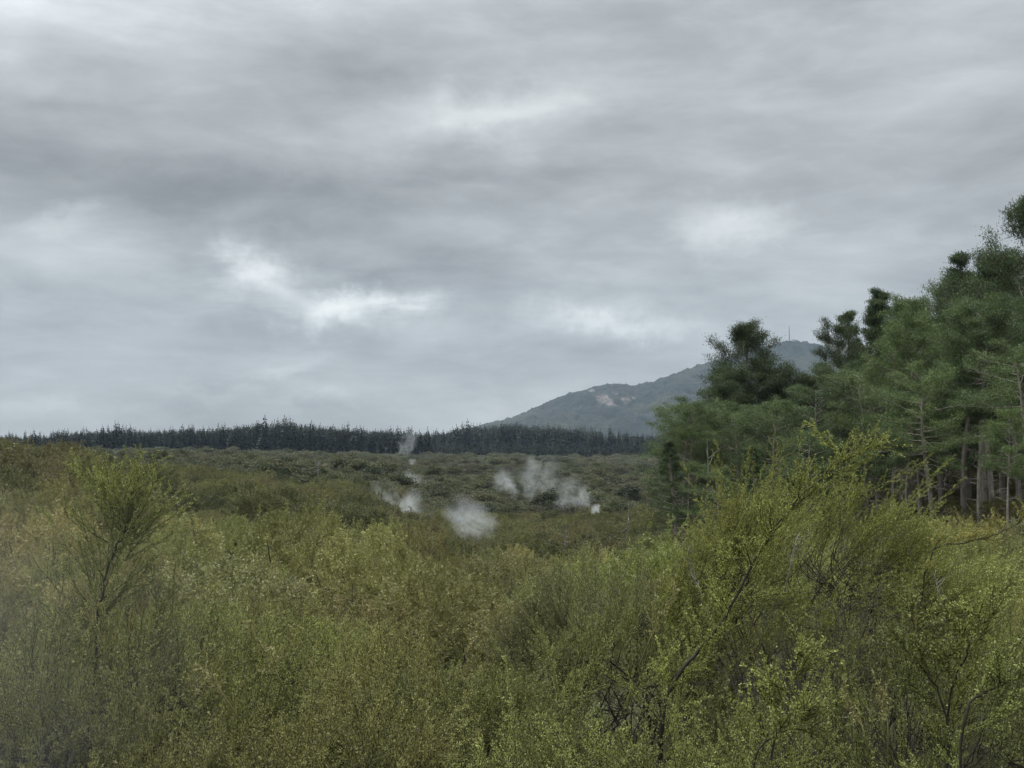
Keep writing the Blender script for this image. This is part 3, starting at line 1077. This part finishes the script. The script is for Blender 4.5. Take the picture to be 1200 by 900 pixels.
# --- arching sapling: custom stem
def arching(name, anchors, D, seed, r0, shoots, label, cat, col, leaf=(.029, .0125), gap=.0055, shl=(.35, .8), flatness=.35, upb=.25):
    rg = np.random.default_rng(seed)
    pts_ = np.array([at(px, py, D + dd) for px, py, dd in anchors])
    base = pts_[0].copy()
    gz = float(ground_z(base[0], base[1]))
    lead = pts_[1] - pts_[0]
    drop = base[2] - gz
    pts_ = np.vstack([[base[0] - lead[0] * .9 - .1, base[1] + .1, gz - .1], [base[0] - lead[0] * .55, base[1] + .05, gz + drop * .55], pts_])
    root = empty(name, (pts_[0][0], pts_[0][1], gz))
    org = np.array([pts_[0][0], pts_[0][1], gz])
    loc = pts_ - org
    fine = []
    ext = np.vstack([2 * loc[0] - loc[1], loc, 2 * loc[-1] - loc[-2]])
    for i in range(len(loc) - 1):
        a_, b_, c_, d_ = ext[i:i + 4]
        for f in np.linspace(0, 1, 6, endpoint=False):
            fine.append(.5 * (2 * b_ + (c_ - a_) * f + (2 * a_ - 5 * b_ + 4 * c_ - d_) * f ** 2 + (-a_ + 3 * b_ - 3 * c_ + d_) * f ** 3) + rg.normal(size=3) * .010)
    fine.append(loc[-1])
    fine = np.array(fine)
    tb = Tubes()
    tb.add(fine, np.linspace(r0, r0 * .18, len(fine)), 7)
    P, A, TI = [], [], []
    for s in np.linspace(.12, .995, shoots):
        p, td = lerp_poly(fine, s)
        o_ = norm(rg.normal(size=3) * np.array([1, 1, flatness]))
        sh = curve(rg, p, norm(td * .6 + o_ * .85 + np.array([0, 0, upb])), rg.uniform(*shl) * (1.3 - .7 * s), 6, .10, .04)
        tb.add(sh, np.linspace(r0 * .25, r0 * .07, len(sh)), 4)
        by = rg.uniform(.3, .8)
        subs = [sh]
        for t2 in np.linspace(.15, .98, 11):
            p2, d2 = lerp_poly(sh, t2)
            tw = curve(rg, p2, norm(d2 * .8 + norm(rg.normal(size=3) * np.array([1, 1, .6])) * .7 + np.array([0, 0, upb * .7])), rg.uniform(.12, .34), 3, .1, .05)
            tb.add(tw, np.linspace(.004, .002, len(tw)), 3)
            subs.append(tw)
        for c in subs:
            seg = np.diff(c, axis=0)
            L_ = np.linalg.norm(seg, axis=1).sum()
            n = max(3, int(L_ / gap))
            k_ = rg.integers(0, len(seg), n)
            P.append(c[k_] + seg[k_] * rg.random(n)[:, None])
            A.append(norm(seg[k_]) * .7 + norm(rg.normal(size=(n, 3))) * .8)
            TI.append(np.clip(by + rg.normal(size=n) * .16, 0, 1))
    P, A, TI = np.concatenate(P), np.concatenate(A), np.concatenate(TI)
    sz = rg.uniform(.7, 1.3, len(P))
    v, q = leaves_geo(rg, P, A, leaf[0] * sz, leaf[1] * sz)
    obj('trunk', tb.mesh('trunk', M_STEM), root)
    obj('foliage', make_mesh('foliage', v, q, M_SCRUB, TI), root)
    tint(root, col)
    tag(root, label, cat)
    return root


arching('sapling', [(778, 835, 0), (800, 785, 0), (838, 740, .1), (868, 690, .2), (893, 638, .3), (930, 590, .4), (975, 550, .5), (1015, 525, .5)], 13.5, 5, .032, 40,
        'arching dark-stemmed sapling reaching up in front of the tall yellow-green shrub', 'sapling', (.98, 1.0, .80), shl=(.35, .85))
arching('small_tree', [(112, 760, 0), (118, 700, 0), (132, 650, 0), (147, 622, 0), (143, 602, 0), (143, 586, 0)], 15.0, 8, .026, 76,
        'feathery small tree with a dark crooked stem at the left', 'tree', (.85, .92, .75), shl=(.75, 1.5), gap=.0050, flatness=.25, upb=.18)
arching('sapling', [(1108, 842, 0), (1085, 790, 0), (1072, 745, .1), (1068, 720, .1)], 10.5, 15, .016, 16,
        'thin dark sapling leaning left from the forked base near the lower right corner', 'sapling', (1, 1, .9), shl=(.25, .5))
arching('sapling', [(1110, 845, 0), (1122, 790, 0), (1140, 745, 0), (1165, 700, .1)], 10.6, 16, .016, 16,
        'thin dark sapling leaning right from the forked base near the lower right corner', 'sapling', (1, 1, .9), shl=(.25, .5))
arching('sapling', [(905, 880, 0), (920, 850, 0), (925, 810, 0), (932, 780, .1)], 9.6, 17, .014, 13,
        'short upright sapling at the bottom edge under the bare brown bush', 'sapling', (1, 1, .9), shl=(.25, .5))
arching('sapling', [(885, 895, 0), (925, 850, 0), (960, 830, 0)], 9.4, 18, .015, 12,
        'slanting sapling at the bottom edge leaning towards the right', 'sapling', (1, 1, .9), shl=(.25, .45))
arching('sapling', [(1130, 850, 0), (1160, 810, 0), (1200, 785, 0), (1235, 760, 0)], 10.0, 19, .020, 14,
        'stout leaning stem with leafy sprays cut by the right edge', 'sapling', (.95, 1, .9), shl=(.3, .6))
arching('sapling', [(1090, 655, 0), (1130, 637, 0), (1170, 625, 0), (1205, 605, 0)], 19.0, 20, .02, 12,
        'long low branch of sparse leaves stretching right past the bare brown bush', 'sapling', (1.1, .95, .8), shl=(.2, .4))

# pale straw sprigs poking out of the bushes
def sprig(px0, py0, px1, py1, D, seed, label, dead=False):
    rg = np.random.default_rng(seed)
    a, b = at(px0, py0, D), at(px1, py1, D + .15)
    gz = float(ground_z(a[0], a[1]))
    root = empty('dry_sprig', (a[0], a[1], gz))
    org = np.array([a[0], a[1], gz])
    dn = (a - b) / np.linalg.norm(a - b)
    pts_ = [a - org + dn * .2 + np.array([0, .15, -.12]), a - org + dn * .1 + np.array([0, .05, -.05]), a - org, (a + b) / 2 - org + rg.normal(size=3) * .02, b - org]
    tb = Tubes()
    tb.add(pts_, [.007, .007, .006, .005, .003], 5)
    P, A = [], []
    arr = np.array(pts_[2:])
    for s in np.linspace(0, 1, 16):
        p, d = lerp_poly(arr, min(s, .99))
        tw = curve(rg, p, norm(d * .7 + rg.normal(size=3) * .5), rg.uniform(.06, .2), 3, .1, .05)
        tb.add(tw, [.004, .004, .003, .002], 3)
        n = 16
        k_ = rg.integers(0, 3, n)
        P.append(tw[k_] + (tw[k_ + 1] - tw[k_]) * rg.random(n)[:, None])
        A.append(rg.normal(size=(n, 3)) + d)
    P, A = np.concatenate(P), np.concatenate(A)
    v, q = leaves_geo(rg, P, A, .03 * rg.uniform(.6, 1.3, len(P)), .013)
    obj('stem', tb.mesh('stem', M_DEAD if dead else M_SPRIG), root)
    if not dead:
        obj('foliage', make_mesh('foliage', v, q, M_SPRIG, rg.random(len(q))), root)
    tag(root, label, 'sprig')


sprig(325, 790, 288, 728, 9.6, 1, 'long straw-coloured sprig leaning left over the lower left thicket')
sprig(318, 792, 345, 740, 9.7, 2, 'straw-coloured sprig leaning right beside the long left-leaning one')
sprig(262, 815, 233, 780, 9.2, 3, 'short pale sprig left of the long straw-coloured sprigs')
sprig(765, 745, 768, 680, 12.0, 4, 'upright pale sprig left of the arching dark sapling')
sprig(762, 748, 792, 690, 12.1, 5, 'pale sprig leaning right left of the arching dark sapling')
sprig(1010, 850, 990, 815, 9.0, 6, 'pale dry sprig standing at the bottom right among the bushes')
sprig(1040, 845, 1030, 805, 9.1, 7, 'pale dry sprig to the right of the other one at bottom right')
sprig(925, 670, 935, 628, 15.5, 8, 'bare pale stick in front of the bare brown bush, leaning right', True)
sprig(820, 690, 805, 652, 14.5, 9, 'bare pale stick leaning left behind the arching sapling', True)
sprig(1105, 705, 1095, 672, 15.5, 10, 'bare pale stick right of the bare brown bush', True)

# ------------------------------------------------------------------ valley scrub (beyond counting)
def dome_bush(seed, H=3.0, W=4.0, clumps=14, per=130, leaf=(.22, .12)):
    rg = np.random.default_rng(seed)
    P, A, TI, Sd = [], [], [], []
    for k in range(clumps):
        az = rg.uniform(0, 6.28)
        rr = math.sqrt(rg.random()) * W * .40
        zz = H * (.30 + .50 * math.sqrt(max(0, 1 - (rr / (W * .46)) ** 2)) * rg.uniform(.75, 1.1))
        c = np.array([rr * math.cos(az), rr * math.sin(az), zz])
        r = rg.uniform(.45, .85) * W / 4
        d = norm(rg.normal(size=(per, 3)) + np.array([0, 0, .25]))
        pos = c + d * (r * rg.uniform(.55, 1.12, per))[:, None] * np.array([1, 1, .8])
        tang = norm(np.cross(d, rg.normal(size=(per, 3))) + d * .45)
        P.append(pos); A.append(tang); Sd.append(d)
        TI.append(np.clip(rg.uniform(.25, .75) + rg.normal(size=per) * .12, 0, 1))
    # skirt down to the ground
    n = per * 4
    az = rg.uniform(0, 6.28, n)
    z = rg.uniform(0, .55, n) * H
    r = W * .40 * rg.uniform(.7, 1.0, n)
    P.append(np.stack([r * np.cos(az), r * np.sin(az), z], 1)); A.append(norm(rg.normal(size=(n, 3)) + np.array([0, 0, .6]))); TI.append(np.clip(rg.normal(.3, .12, n), 0, 1))
    P, A, TI = np.concatenate(P), np.concatenate(A), np.concatenate(TI)
    sz = rg.uniform(.6, 1.35, len(P))
    v, q = leaves_geo(rg, P, A, leaf[0] * sz, leaf[1] * sz)
    return v, q, TI


far_lib = []
for k in range(4):
    v, q, ti = dome_bush(400 + k, H=3.2 + .3 * k, W=4.2 - .25 * k, clumps=12 + 2 * k)
    far_lib.append(lib_object('valley_bush', make_mesh('valley_bush', v, q, M_FAR, ti)))
dead_lib = lib_object('valley_dead_bush', bare_bush(500, H=3.0, spread=.75, n_stem=9, n_shoot=6, n_twig=3, r=.06).mesh('valley_dead_bush', M_TWIG))
fine_lib = []
for k in range(4):
    tb, v, q, ti = mound_bush(420 + k, H=3.3 + .2 * k, Rr=2.1 - .12 * k, n_spray=120, n_twig=9, leaf=(.10, .045), gap=.034, tubes=False, low=-.2)
    fine_lib.append(lib_object('valley_bush', make_mesh('valley_bush', v, q, M_MIDFAR, ti)))
fine_lib.append(dead_lib)
far_lib.append(dead_lib)
pt = []
for y0, y1, sp in ((62, 150, 3.0), (150, 330, 3.6), (330, 620, 4.6), (620, 990, 7.5)):
    pt.append(jitter_grid(y0, y1, lambda y: sp, .56, 4))
pt = np.concatenate(pt)
gx, gy = pt[:, 0], pt[:, 1]
gz = ground_z(gx, gy)
n = len(pt)
clus = NZ.fbm(gx / 26 + 11, gy / 26 + 31, 3)
size = np.clip(1.0 + clus * 1.0 + rng.normal(size=n) * .28, .5, 2.2) * np.where(gy > 330, 1.25, 1.0)
size = np.where(gy < 220, np.minimum(size, np.where(rng.random(n) < .12, 1.65, 1.2)), size)
hz = size * rng.uniform(.65, 1.0, n)
wx = size * np.where(gy > 620, 1.8, 1.15)
sc = np.stack([wx, wx, hz], 1)
rot = np.stack([rng.normal(size=n) * .06, rng.normal(size=n) * .06, rng.uniform(0, 6.28, n)], 1)
pk = rng.integers(0, 4, n)
ppx = 600 + F * gx / gy
dead_p = np.where((NZ.fbm(gx / 40 + 71, gy / 40 + 5, 2) > .12), .34, .05)
pk = np.where(rng.random(n) < dead_p, 4, pk)
pk = np.where(gy < 210, pk + 5, pk)
scatter('valley_scrub', far_lib + fine_lib, np.stack([gx, gy, gz], 1), rot, sc, pk, 'low olive and brown scrub covering the valley floor around the steam', 'scrub')

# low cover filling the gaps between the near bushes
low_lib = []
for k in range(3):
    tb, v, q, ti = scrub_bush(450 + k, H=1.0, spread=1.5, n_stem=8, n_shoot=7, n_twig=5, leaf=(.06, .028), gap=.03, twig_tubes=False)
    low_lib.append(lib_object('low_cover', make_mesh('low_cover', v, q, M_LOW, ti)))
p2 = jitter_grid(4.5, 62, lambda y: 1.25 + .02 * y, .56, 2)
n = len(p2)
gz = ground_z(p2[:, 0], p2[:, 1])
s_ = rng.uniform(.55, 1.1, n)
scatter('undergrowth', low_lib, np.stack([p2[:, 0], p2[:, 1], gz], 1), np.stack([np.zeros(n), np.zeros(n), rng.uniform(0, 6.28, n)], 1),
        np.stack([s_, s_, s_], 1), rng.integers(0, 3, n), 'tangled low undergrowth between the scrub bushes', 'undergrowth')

# ------------------------------------------------------------------ PINES on the right-hand slope
KINDS = {
    'dense': [dict(crown0=.28, rad=.225, flat=1.0, n_limb=76, tufts=7, per=57, clump=.62, dead=6), dict(crown0=.32, rad=.21, flat=.9, n_limb=70, tufts=7, per=57, clump=.6, dead=8)],
    'airy': [dict(crown0=.34, rad=.23, n_limb=44, tufts=6, per=51, flat=.35, clump=.62, dead=16), dict(crown0=.40, rad=.25, n_limb=40, tufts=6, per=51, flat=.3, clump=.66, dead=18, asym=.25)],
    'tall': [dict(crown0=.60, rad=.18, n_limb=44, tufts=6, per=51, dead=20, clump=.6, trunk_r=.30), dict(crown0=.56, rad=.19, n_limb=44, tufts=6, per=49, dead=18, clump=.6, trunk_r=.28)],
    'spire': [dict(crown0=.28, rad=.20, n_limb=56, tufts=5, per=43, round_top=False, clump=.42, dead=8)],
    'lean': [dict(crown0=.58, rad=.20, n_limb=34, tufts=5, per=49, lean=-.22, dead=26, clump=.55, trunk_r=.27)],
    'thin': [dict(crown0=.62, rad=.13, n_limb=26, tufts=5, per=49, dead=22, clump=.5, trunk_r=.17)],
}
PROTO = {}
for ki, (kind, lst) in enumerate(KINDS.items()):
    PROTO[kind] = [pine_thing(600 + 10 * ki + j, **kw) for j, kw in enumerate(lst)]
p_used = set()
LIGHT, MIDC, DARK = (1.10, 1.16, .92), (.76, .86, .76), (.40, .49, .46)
PINES = [
    # px, distance, top row, kind, colour, label
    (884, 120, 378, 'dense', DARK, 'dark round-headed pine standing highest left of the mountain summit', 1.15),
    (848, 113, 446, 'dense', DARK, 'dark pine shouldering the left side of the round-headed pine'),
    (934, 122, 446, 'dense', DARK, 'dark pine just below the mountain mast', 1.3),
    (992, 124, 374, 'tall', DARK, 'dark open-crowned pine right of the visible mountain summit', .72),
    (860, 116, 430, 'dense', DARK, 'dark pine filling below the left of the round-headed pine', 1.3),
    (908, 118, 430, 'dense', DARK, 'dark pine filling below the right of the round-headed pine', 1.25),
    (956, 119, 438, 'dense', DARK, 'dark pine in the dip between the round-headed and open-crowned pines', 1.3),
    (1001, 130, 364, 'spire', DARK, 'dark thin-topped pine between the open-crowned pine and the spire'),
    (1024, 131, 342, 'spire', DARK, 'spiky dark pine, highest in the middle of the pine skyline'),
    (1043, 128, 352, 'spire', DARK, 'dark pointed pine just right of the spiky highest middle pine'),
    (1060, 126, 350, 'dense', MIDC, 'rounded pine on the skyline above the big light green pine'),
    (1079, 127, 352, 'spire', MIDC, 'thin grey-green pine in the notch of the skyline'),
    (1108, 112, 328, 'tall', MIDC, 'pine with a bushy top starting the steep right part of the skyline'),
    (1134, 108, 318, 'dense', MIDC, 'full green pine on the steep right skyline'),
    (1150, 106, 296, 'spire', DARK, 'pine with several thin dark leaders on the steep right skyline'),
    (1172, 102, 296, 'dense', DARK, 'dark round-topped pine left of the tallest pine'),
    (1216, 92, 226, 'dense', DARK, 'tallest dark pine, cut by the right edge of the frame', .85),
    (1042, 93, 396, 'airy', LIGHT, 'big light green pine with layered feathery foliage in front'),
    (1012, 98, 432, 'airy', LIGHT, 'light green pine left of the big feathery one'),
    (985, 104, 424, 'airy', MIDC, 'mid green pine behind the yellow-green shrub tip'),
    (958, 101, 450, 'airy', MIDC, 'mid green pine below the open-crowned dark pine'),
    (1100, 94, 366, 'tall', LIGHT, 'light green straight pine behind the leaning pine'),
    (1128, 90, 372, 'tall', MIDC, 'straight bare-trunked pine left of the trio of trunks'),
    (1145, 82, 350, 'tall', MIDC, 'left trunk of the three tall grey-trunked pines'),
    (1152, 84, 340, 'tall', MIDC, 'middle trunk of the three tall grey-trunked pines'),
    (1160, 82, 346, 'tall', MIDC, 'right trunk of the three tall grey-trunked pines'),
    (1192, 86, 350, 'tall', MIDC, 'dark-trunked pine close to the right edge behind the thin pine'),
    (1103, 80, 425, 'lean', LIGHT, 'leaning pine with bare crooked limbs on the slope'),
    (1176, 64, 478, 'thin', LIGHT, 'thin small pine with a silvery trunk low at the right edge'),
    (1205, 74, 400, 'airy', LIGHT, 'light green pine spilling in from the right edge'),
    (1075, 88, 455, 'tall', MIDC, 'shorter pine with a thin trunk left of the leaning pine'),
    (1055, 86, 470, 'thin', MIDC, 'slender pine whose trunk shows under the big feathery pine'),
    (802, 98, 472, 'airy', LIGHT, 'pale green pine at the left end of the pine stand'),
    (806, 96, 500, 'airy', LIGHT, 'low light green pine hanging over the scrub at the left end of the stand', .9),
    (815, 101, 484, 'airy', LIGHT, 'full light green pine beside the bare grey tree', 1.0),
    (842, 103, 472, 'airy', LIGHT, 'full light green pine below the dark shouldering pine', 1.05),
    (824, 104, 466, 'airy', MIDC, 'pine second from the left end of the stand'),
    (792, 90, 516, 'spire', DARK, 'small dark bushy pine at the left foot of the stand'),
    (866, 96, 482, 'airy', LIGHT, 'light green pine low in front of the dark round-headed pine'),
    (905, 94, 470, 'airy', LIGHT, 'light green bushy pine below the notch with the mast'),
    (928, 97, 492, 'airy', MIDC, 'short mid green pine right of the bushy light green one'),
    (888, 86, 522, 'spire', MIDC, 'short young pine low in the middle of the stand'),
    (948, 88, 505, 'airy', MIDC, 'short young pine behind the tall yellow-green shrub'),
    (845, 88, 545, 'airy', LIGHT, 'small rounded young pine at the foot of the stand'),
]


def place_pine(px, D, top, kind, col, label, group, width=1.0):
    X = (px - 600) / F * D
    gz = float(ground_z(X, D))
    H = float(at(px, top, D)[2]) - gz
    lst = PROTO[kind]
    j = int(rng.integers(len(lst)))
    s = H / lst[j]['tip']
    wd = s * rng.uniform(.95, 1.15) if s > .8 else s * 1.25
    wd *= width
    rz = 0.15 if kind == 'lean' else rng.uniform(0, 6.28)
    key = (kind, j)
    if key not in p_used:
        p_used.add(key)
        o = lst[j]
        pose(o, (X, D, gz), rz, (wd, wd, s))
    else:
        o = copy_thing(lst[j], (X, D, gz), rz, (wd, wd, s))
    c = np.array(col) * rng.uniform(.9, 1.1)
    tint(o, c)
    tag(o, label, 'pine tree', group)
    return o


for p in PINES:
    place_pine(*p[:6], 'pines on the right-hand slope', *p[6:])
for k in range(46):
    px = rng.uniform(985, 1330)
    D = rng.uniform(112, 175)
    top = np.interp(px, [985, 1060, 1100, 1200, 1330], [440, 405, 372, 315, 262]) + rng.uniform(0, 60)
    place_pine(px, D, top, ['dense', 'tall', 'spire', 'airy'][int(rng.integers(4))], (.36, .44, .42) if rng.random() < .7 else (.55, .64, .58),  # rear crowns tinted darker: the stand's inner shade is in the colour
               'pine tinted dim in place of shade, filling the depth of the stand behind the front pines', 'pines behind the front of the stand')
for k in range(10):
    px = rng.uniform(1235, 1420)
    D = rng.uniform(70, 105)
    place_pine(px, D, 300 - (px - 1235) * .2 + rng.uniform(0, 60), ['tall', 'airy'][k % 2], MIDC, 'pine just beyond the right edge of the frame', 'pines beyond the right edge')
for kind, lst in PROTO.items():           # any prototype that found no place
    for j, o in enumerate(lst):
        if (kind, j) not in p_used:
            for ch in list(o.children_recursive): bpy.data.objects.remove(ch)
            bpy.data.objects.remove(o)

# ------------------------------------------------------------------ PLANTATION along the horizon
FIRS = [fir_mesh(800 + k, rad=r) for k, r in enumerate((3.9, 4.8, 3.5, 4.3))]
TOPS = np.array([(-120, 506), (60, 508), (80, 503), (150, 502), (200, 501), (250, 500), (300, 494), (340, 493), (390, 498), (440, 502), (485, 503), (508, 505),
                 (530, 501), (570, 496), (600, 494), (640, 497), (690, 502), (740, 506), (800, 508), (900, 506)], float)


def fir_spot(px, D, extra=0.0):
    X = (px - 600) / F * D
    gz = float(ground_z(X, D))
    top = np.interp(px, TOPS[:, 0], TOPS[:, 1]) + extra
    H = float(at(px, top, D)[2]) - gz
    return X, gz, H


far_pts = []
cnt = 0
for px in np.arange(-60, 800, 3.6):
    D = 985 + rng.uniform(-12, 12) if px < 505 else 1270 + rng.uniform(-40, 40)
    X, gz, H = fir_spot(px + rng.uniform(-1, 1), D, rng.normal() * 2.8 + 7.0 * NZ.fbm(px / 22, 3.3, 3) + (rng.uniform(4, 12) if rng.random() < .12 else 0))
    o = bpy.data.objects.new('conifer', FIRS[int(rng.integers(4))])
    C.objects.link(o)
    s = H / 24.0
    ww = s * rng.uniform(.85, 1.2)
    pose(o, (X, D, gz), rng.uniform(0, 6.28), (ww, ww, s))
    o.color = (1, 1, 1, 1)
    if px < 505:
        tag(o, 'dark spiky conifer in the straight plantation edge along the left horizon', 'conifer', 'plantation conifers along the left horizon')
    else:
        tag(o, 'hazy conifer in the plantation in front of the mountain foot', 'conifer', 'plantation conifers before the mountain')
    cnt += 1
fir_lib = [lib_object('far_conifer', m_) for m_ in FIRS]
fp, fs = [], []
for k in range(2600):
    px = rng.uniform(-200, 830)
    if px < 505:
        D = rng.uniform(1005, 1100)
    else:
        D = rng.uniform(1000, 1700)
    top_extra = rng.uniform(2, 7)
    X, gz, H = fir_spot(px, D, top_extra)
    if px >= 505 and D < 1230:
        H = min(H, 10 + (D - 1000) * .035)
    fp.append((X, D, gz)); fs.append((H / 24 * 1.1, H / 24 * 1.1, H / 24))
# belt of farther trees closing the gaps at the mountain foot
for k in range(2200):
    px = rng.uniform(520, 1000)
    D = rng.uniform(1700, 3000)
    X = (px - 600) / F * D
    gz = float(ground_z(X, D))
    s = rng.uniform(.8, 1.15)
    fp.append((X, D, gz)); fs.append((s * 1.3, s * 1.3, s))
n = len(fp)
scatter('far_forest', fir_lib, np.array(fp), np.stack([np.zeros(n), np.zeros(n), rng.uniform(0, 6.28, n)], 1), np.array(fs), rng.integers(0, 4, n),
        'dark conifer forest massed behind the plantation edge', 'forest')

# ------------------------------------------------------------------ dead standing trees in the valley
def snag(px, top, base_row, D, seed, label, limbs=5):
    rg = np.random.default_rng(seed)
    X = (px - 600) / F * D
    gz = float(ground_z(X, D))
    H = float(at(px, top, D)[2]) - gz
    root = empty('dead_tree', (X, D, gz))
    tr = curve(rg, (0, 0, -.3), (rg.normal() * .05, 0, 1), H + .3, 7, .03, 0)
    tb = Tubes(); tb.add(tr, np.linspace(.13, .05, len(tr)) * D / 130, 6)
    tl = tb
    for k in range(limbs):
        p, d = lerp_poly(tr, rg.uniform(.55, .97))
        b = curve(rg, p, rg.normal(size=3) + np.array([0, 0, .4]), H * rg.uniform(.06, .16), 4, .2, .05)
        tl.add(b, np.linspace(.05, .02, len(b)) * D / 110, 4)
    obj('trunk', tb.mesh('trunk', M_DEAD), root)
    tag(root, label, 'dead tree', 'dead trees in the valley')


snag(658, 616, 640, 100, 1, 'short pale dead trunk on the scrub crest right of the widest steam plume')
snag(731, 588, 634, 96, 2, 'taller pale dead trunk standing left of the pine stand')
snag(373, 540, 560, 230, 3, 'pale dead tree among the scrub below the left plantation')
snag(826, 515, 560, 88, 7, 'bare grey tree between the pale green pines at the left of the stand', 12)

# ------------------------------------------------------------------ STEAM
TAU = .88

def steam(px, py, wpx, hpx, D, tau, label, seed, lean=.3, nscale=2.4, depth=None, soft=.75, lo=.45, step=.5, col=(.80, .83, .84)):
    c = at(px, py, D)
    wm, hm = wpx / F * D, hpx / F * D
    dm = depth or wm
    import bmesh
    bm = bmesh.new()
    bmesh.ops.create_icosphere(bm, subdivisions=3, radius=1.0)
    for vtx in bm.verts:
        z = vtx.co.z
        k = .62 + .38 * z            # narrow foot, wide head
        vtx.co.x *= k + .25
        vtx.co.y *= k + .25
    me = bpy.data.meshes.new('steam_plume')
    bm.to_mesh(me); bm.free()
    m = bpy.data.materials.new('steam')
    m.use_nodes = True
    t = NT(m.node_tree)
    t.n.clear()
    o_ = t.new('ShaderNodeOutputMaterial')
    pv = t.new('ShaderNodeVolumePrincipled')
    pv.inputs['Color'].default_value = (*col, 1)
    pv.inputs['Anisotropy'].default_value = 0.2
    tcn = t.new('ShaderNodeTexCoord')
    mp = t.new('ShaderNodeMapping')
    mp.inputs['Location'].default_value = (seed * 3.1, seed * 1.7, seed * 2.3)
    t.link(tcn.outputs['Object'], mp.inputs[0])
    sp = t.new('ShaderNodeSeparateXYZ')
    wn = t.new('ShaderNodeTexNoise')
    wn.inputs['Scale'].default_value = 1.1
    wn.inputs['Detail'].default_value = 5
    wn.inputs['Roughness'].default_value = .6
    t.link(mp.outputs[0], wn.inputs['Vector'])
    wv = t.new('ShaderNodeVectorMath', operation='SUBTRACT')
    t.link(wn.outputs['Color'], wv.inputs[0]); wv.inputs[1].default_value = (.5, .5, .5)
    wm_ = t.new('ShaderNodeVectorMath', operation='MULTIPLY_ADD')
    t.link(wv.outputs[0], wm_.inputs[0]); wm_.inputs[1].default_value = (1.9, 1.9, 1.5)
    t.link(tcn.outputs['Object'], wm_.inputs[2])
    t.link(wm_.outputs[0], sp.inputs[0])
    ln = t.new('ShaderNodeVectorMath', operation='LENGTH')
    t.link(tcn.outputs['Object'], ln.inputs[0])
    edge = t.smooth(ln.outputs['Value'], 1.0, .72)
    kz = t.m('ADD', t.m('MULTIPLY', sp.outputs[2], .38), .87)
    rx = t.m('DIVIDE', sp.outputs[0], kz)
    ry = t.m('DIVIDE', sp.outputs[1], kz)
    r2 = t.m('ADD', t.m('ADD', t.m('MULTIPLY', rx, rx), t.m('MULTIPLY', ry, ry)), t.m('MULTIPLY', sp.outputs[2], sp.outputs[2]))
    fall = t.smooth(r2, 1.0, .0)
    nz = t.noise(mp.outputs[0], nscale, 7, .66, 1.0)
    bil = t.smooth(t.m('ADD', nz, t.m('MULTIPLY', t.m('SUBTRACT', fall, .5), .25)), lo, lo + soft * .4)
    foot = t.m('SUBTRACT', 1.0, t.m('MULTIPLY', sp.outputs[2], .65))
    dn = t.m('MULTIPLY', t.m('MULTIPLY', t.m('MULTIPLY', fall, bil), edge), t.m('MULTIPLY', foot, tau / dm * TAU))
    t.link(dn, pv.inputs['Density'])
    m.cycles.volume_step_rate = step
    t.link(pv.outputs[0], o_.inputs['Volume'])
    me.materials.append(m)
    o = obj('steam_plume', me)
    o.location = [float(a) for a in c]
    o.scale = (wm / 2 * 1.4, dm / 2, hm / 2 * 1.4)
    o.rotation_euler = (0, lean, 0)
    tag(o, label, 'steam', 'steam plumes', 'thing')
    return o


steam(480, 601, 50, 56, 150, 1.5, 'white steam plume behind the scrub crest, left of the widest plume', 1, .45)
steam(455, 588, 34, 62, 165, .55, 'thin wisp of steam leaning off the left plume', 2, -.45)
steam(547, 612, 70, 54, 118, 1.35, 'widest steam plume, spread low behind the thicket crest', 3, .25)
steam(632, 562, 48, 62, 250, 1.1, 'tall steam plume drifting right in mid valley', 4, .45)
steam(591, 569, 40, 42, 255, 1.2, 'steam plume leaning left beside the tall one in mid valley', 5, -.6)
steam(674, 582, 50, 50, 215, .95, 'rightmost broad steam plume above the small bright puff', 6, -.45)
steam(698, 597, 12, 14, 180, 2.2, 'small bright white steam puff at the right of the vents', 7, .3)
steam(483, 562, 32, 24, 270, 1.0, 'small steam puff above the left plume', 8, .3)
steam(478, 519, 26, 40, 560, 1.0, 'steam wisp rising against the dark plantation edge', 9, .5)
steam(483, 541, 11, 9, 420, .9, 'tiny white puff below the wisp against the plantation', 10, .2)
steam(497, 634, 26, 18, 92, .7, 'low scrap of steam showing through the thicket crest', 11, .0)
steam(0, 740, 660, 470, 10.5, .14, 'broad thin veil of steam drifting over the left foreground bushes', 12, .0, 1.5, depth=3.0, soft=1.2, lo=.38, step=1.5)

# ------------------------------------------------------------------ haze
def build_haze():
    import bmesh
    bm = bmesh.new()
    lo = np.array([-5900, -450, min(Z_MIN, -31) - 1.5])
    hi = np.array([5900, 5900, 560])
    bmesh.ops.create_cube(bm, size=1)
    for vtx in bm.verts:
        vtx.co = Vector([(lo[i] + hi[i]) / 2 + vtx.co[i] * (hi[i] - lo[i]) for i in range(3)])
    me = bpy.data.meshes.new('haze')
    bm.to_mesh(me); bm.free()
    m = bpy.data.materials.new('haze')
    m.use_nodes = True
    t = NT(m.node_tree)
    t.n.clear()
    o_ = t.new('ShaderNodeOutputMaterial')
    pv = t.new('ShaderNodeVolumePrincipled')
    pv.inputs['Color'].default_value = (.64, .80, 1.0, 1)
    pv.inputs['Density'].default_value = 3.1e-5
    t.link(pv.outputs[0], o_.inputs['Volume'])
    me.materials.append(m)
    o = obj('haze', me)
    tag(o, 'faint bluish haze in the damp air over the valley', 'haze', kind='stuff')


build_haze()
print('bushes', len(BUSHES), 'conifers', cnt, 'objects', len(S.objects))
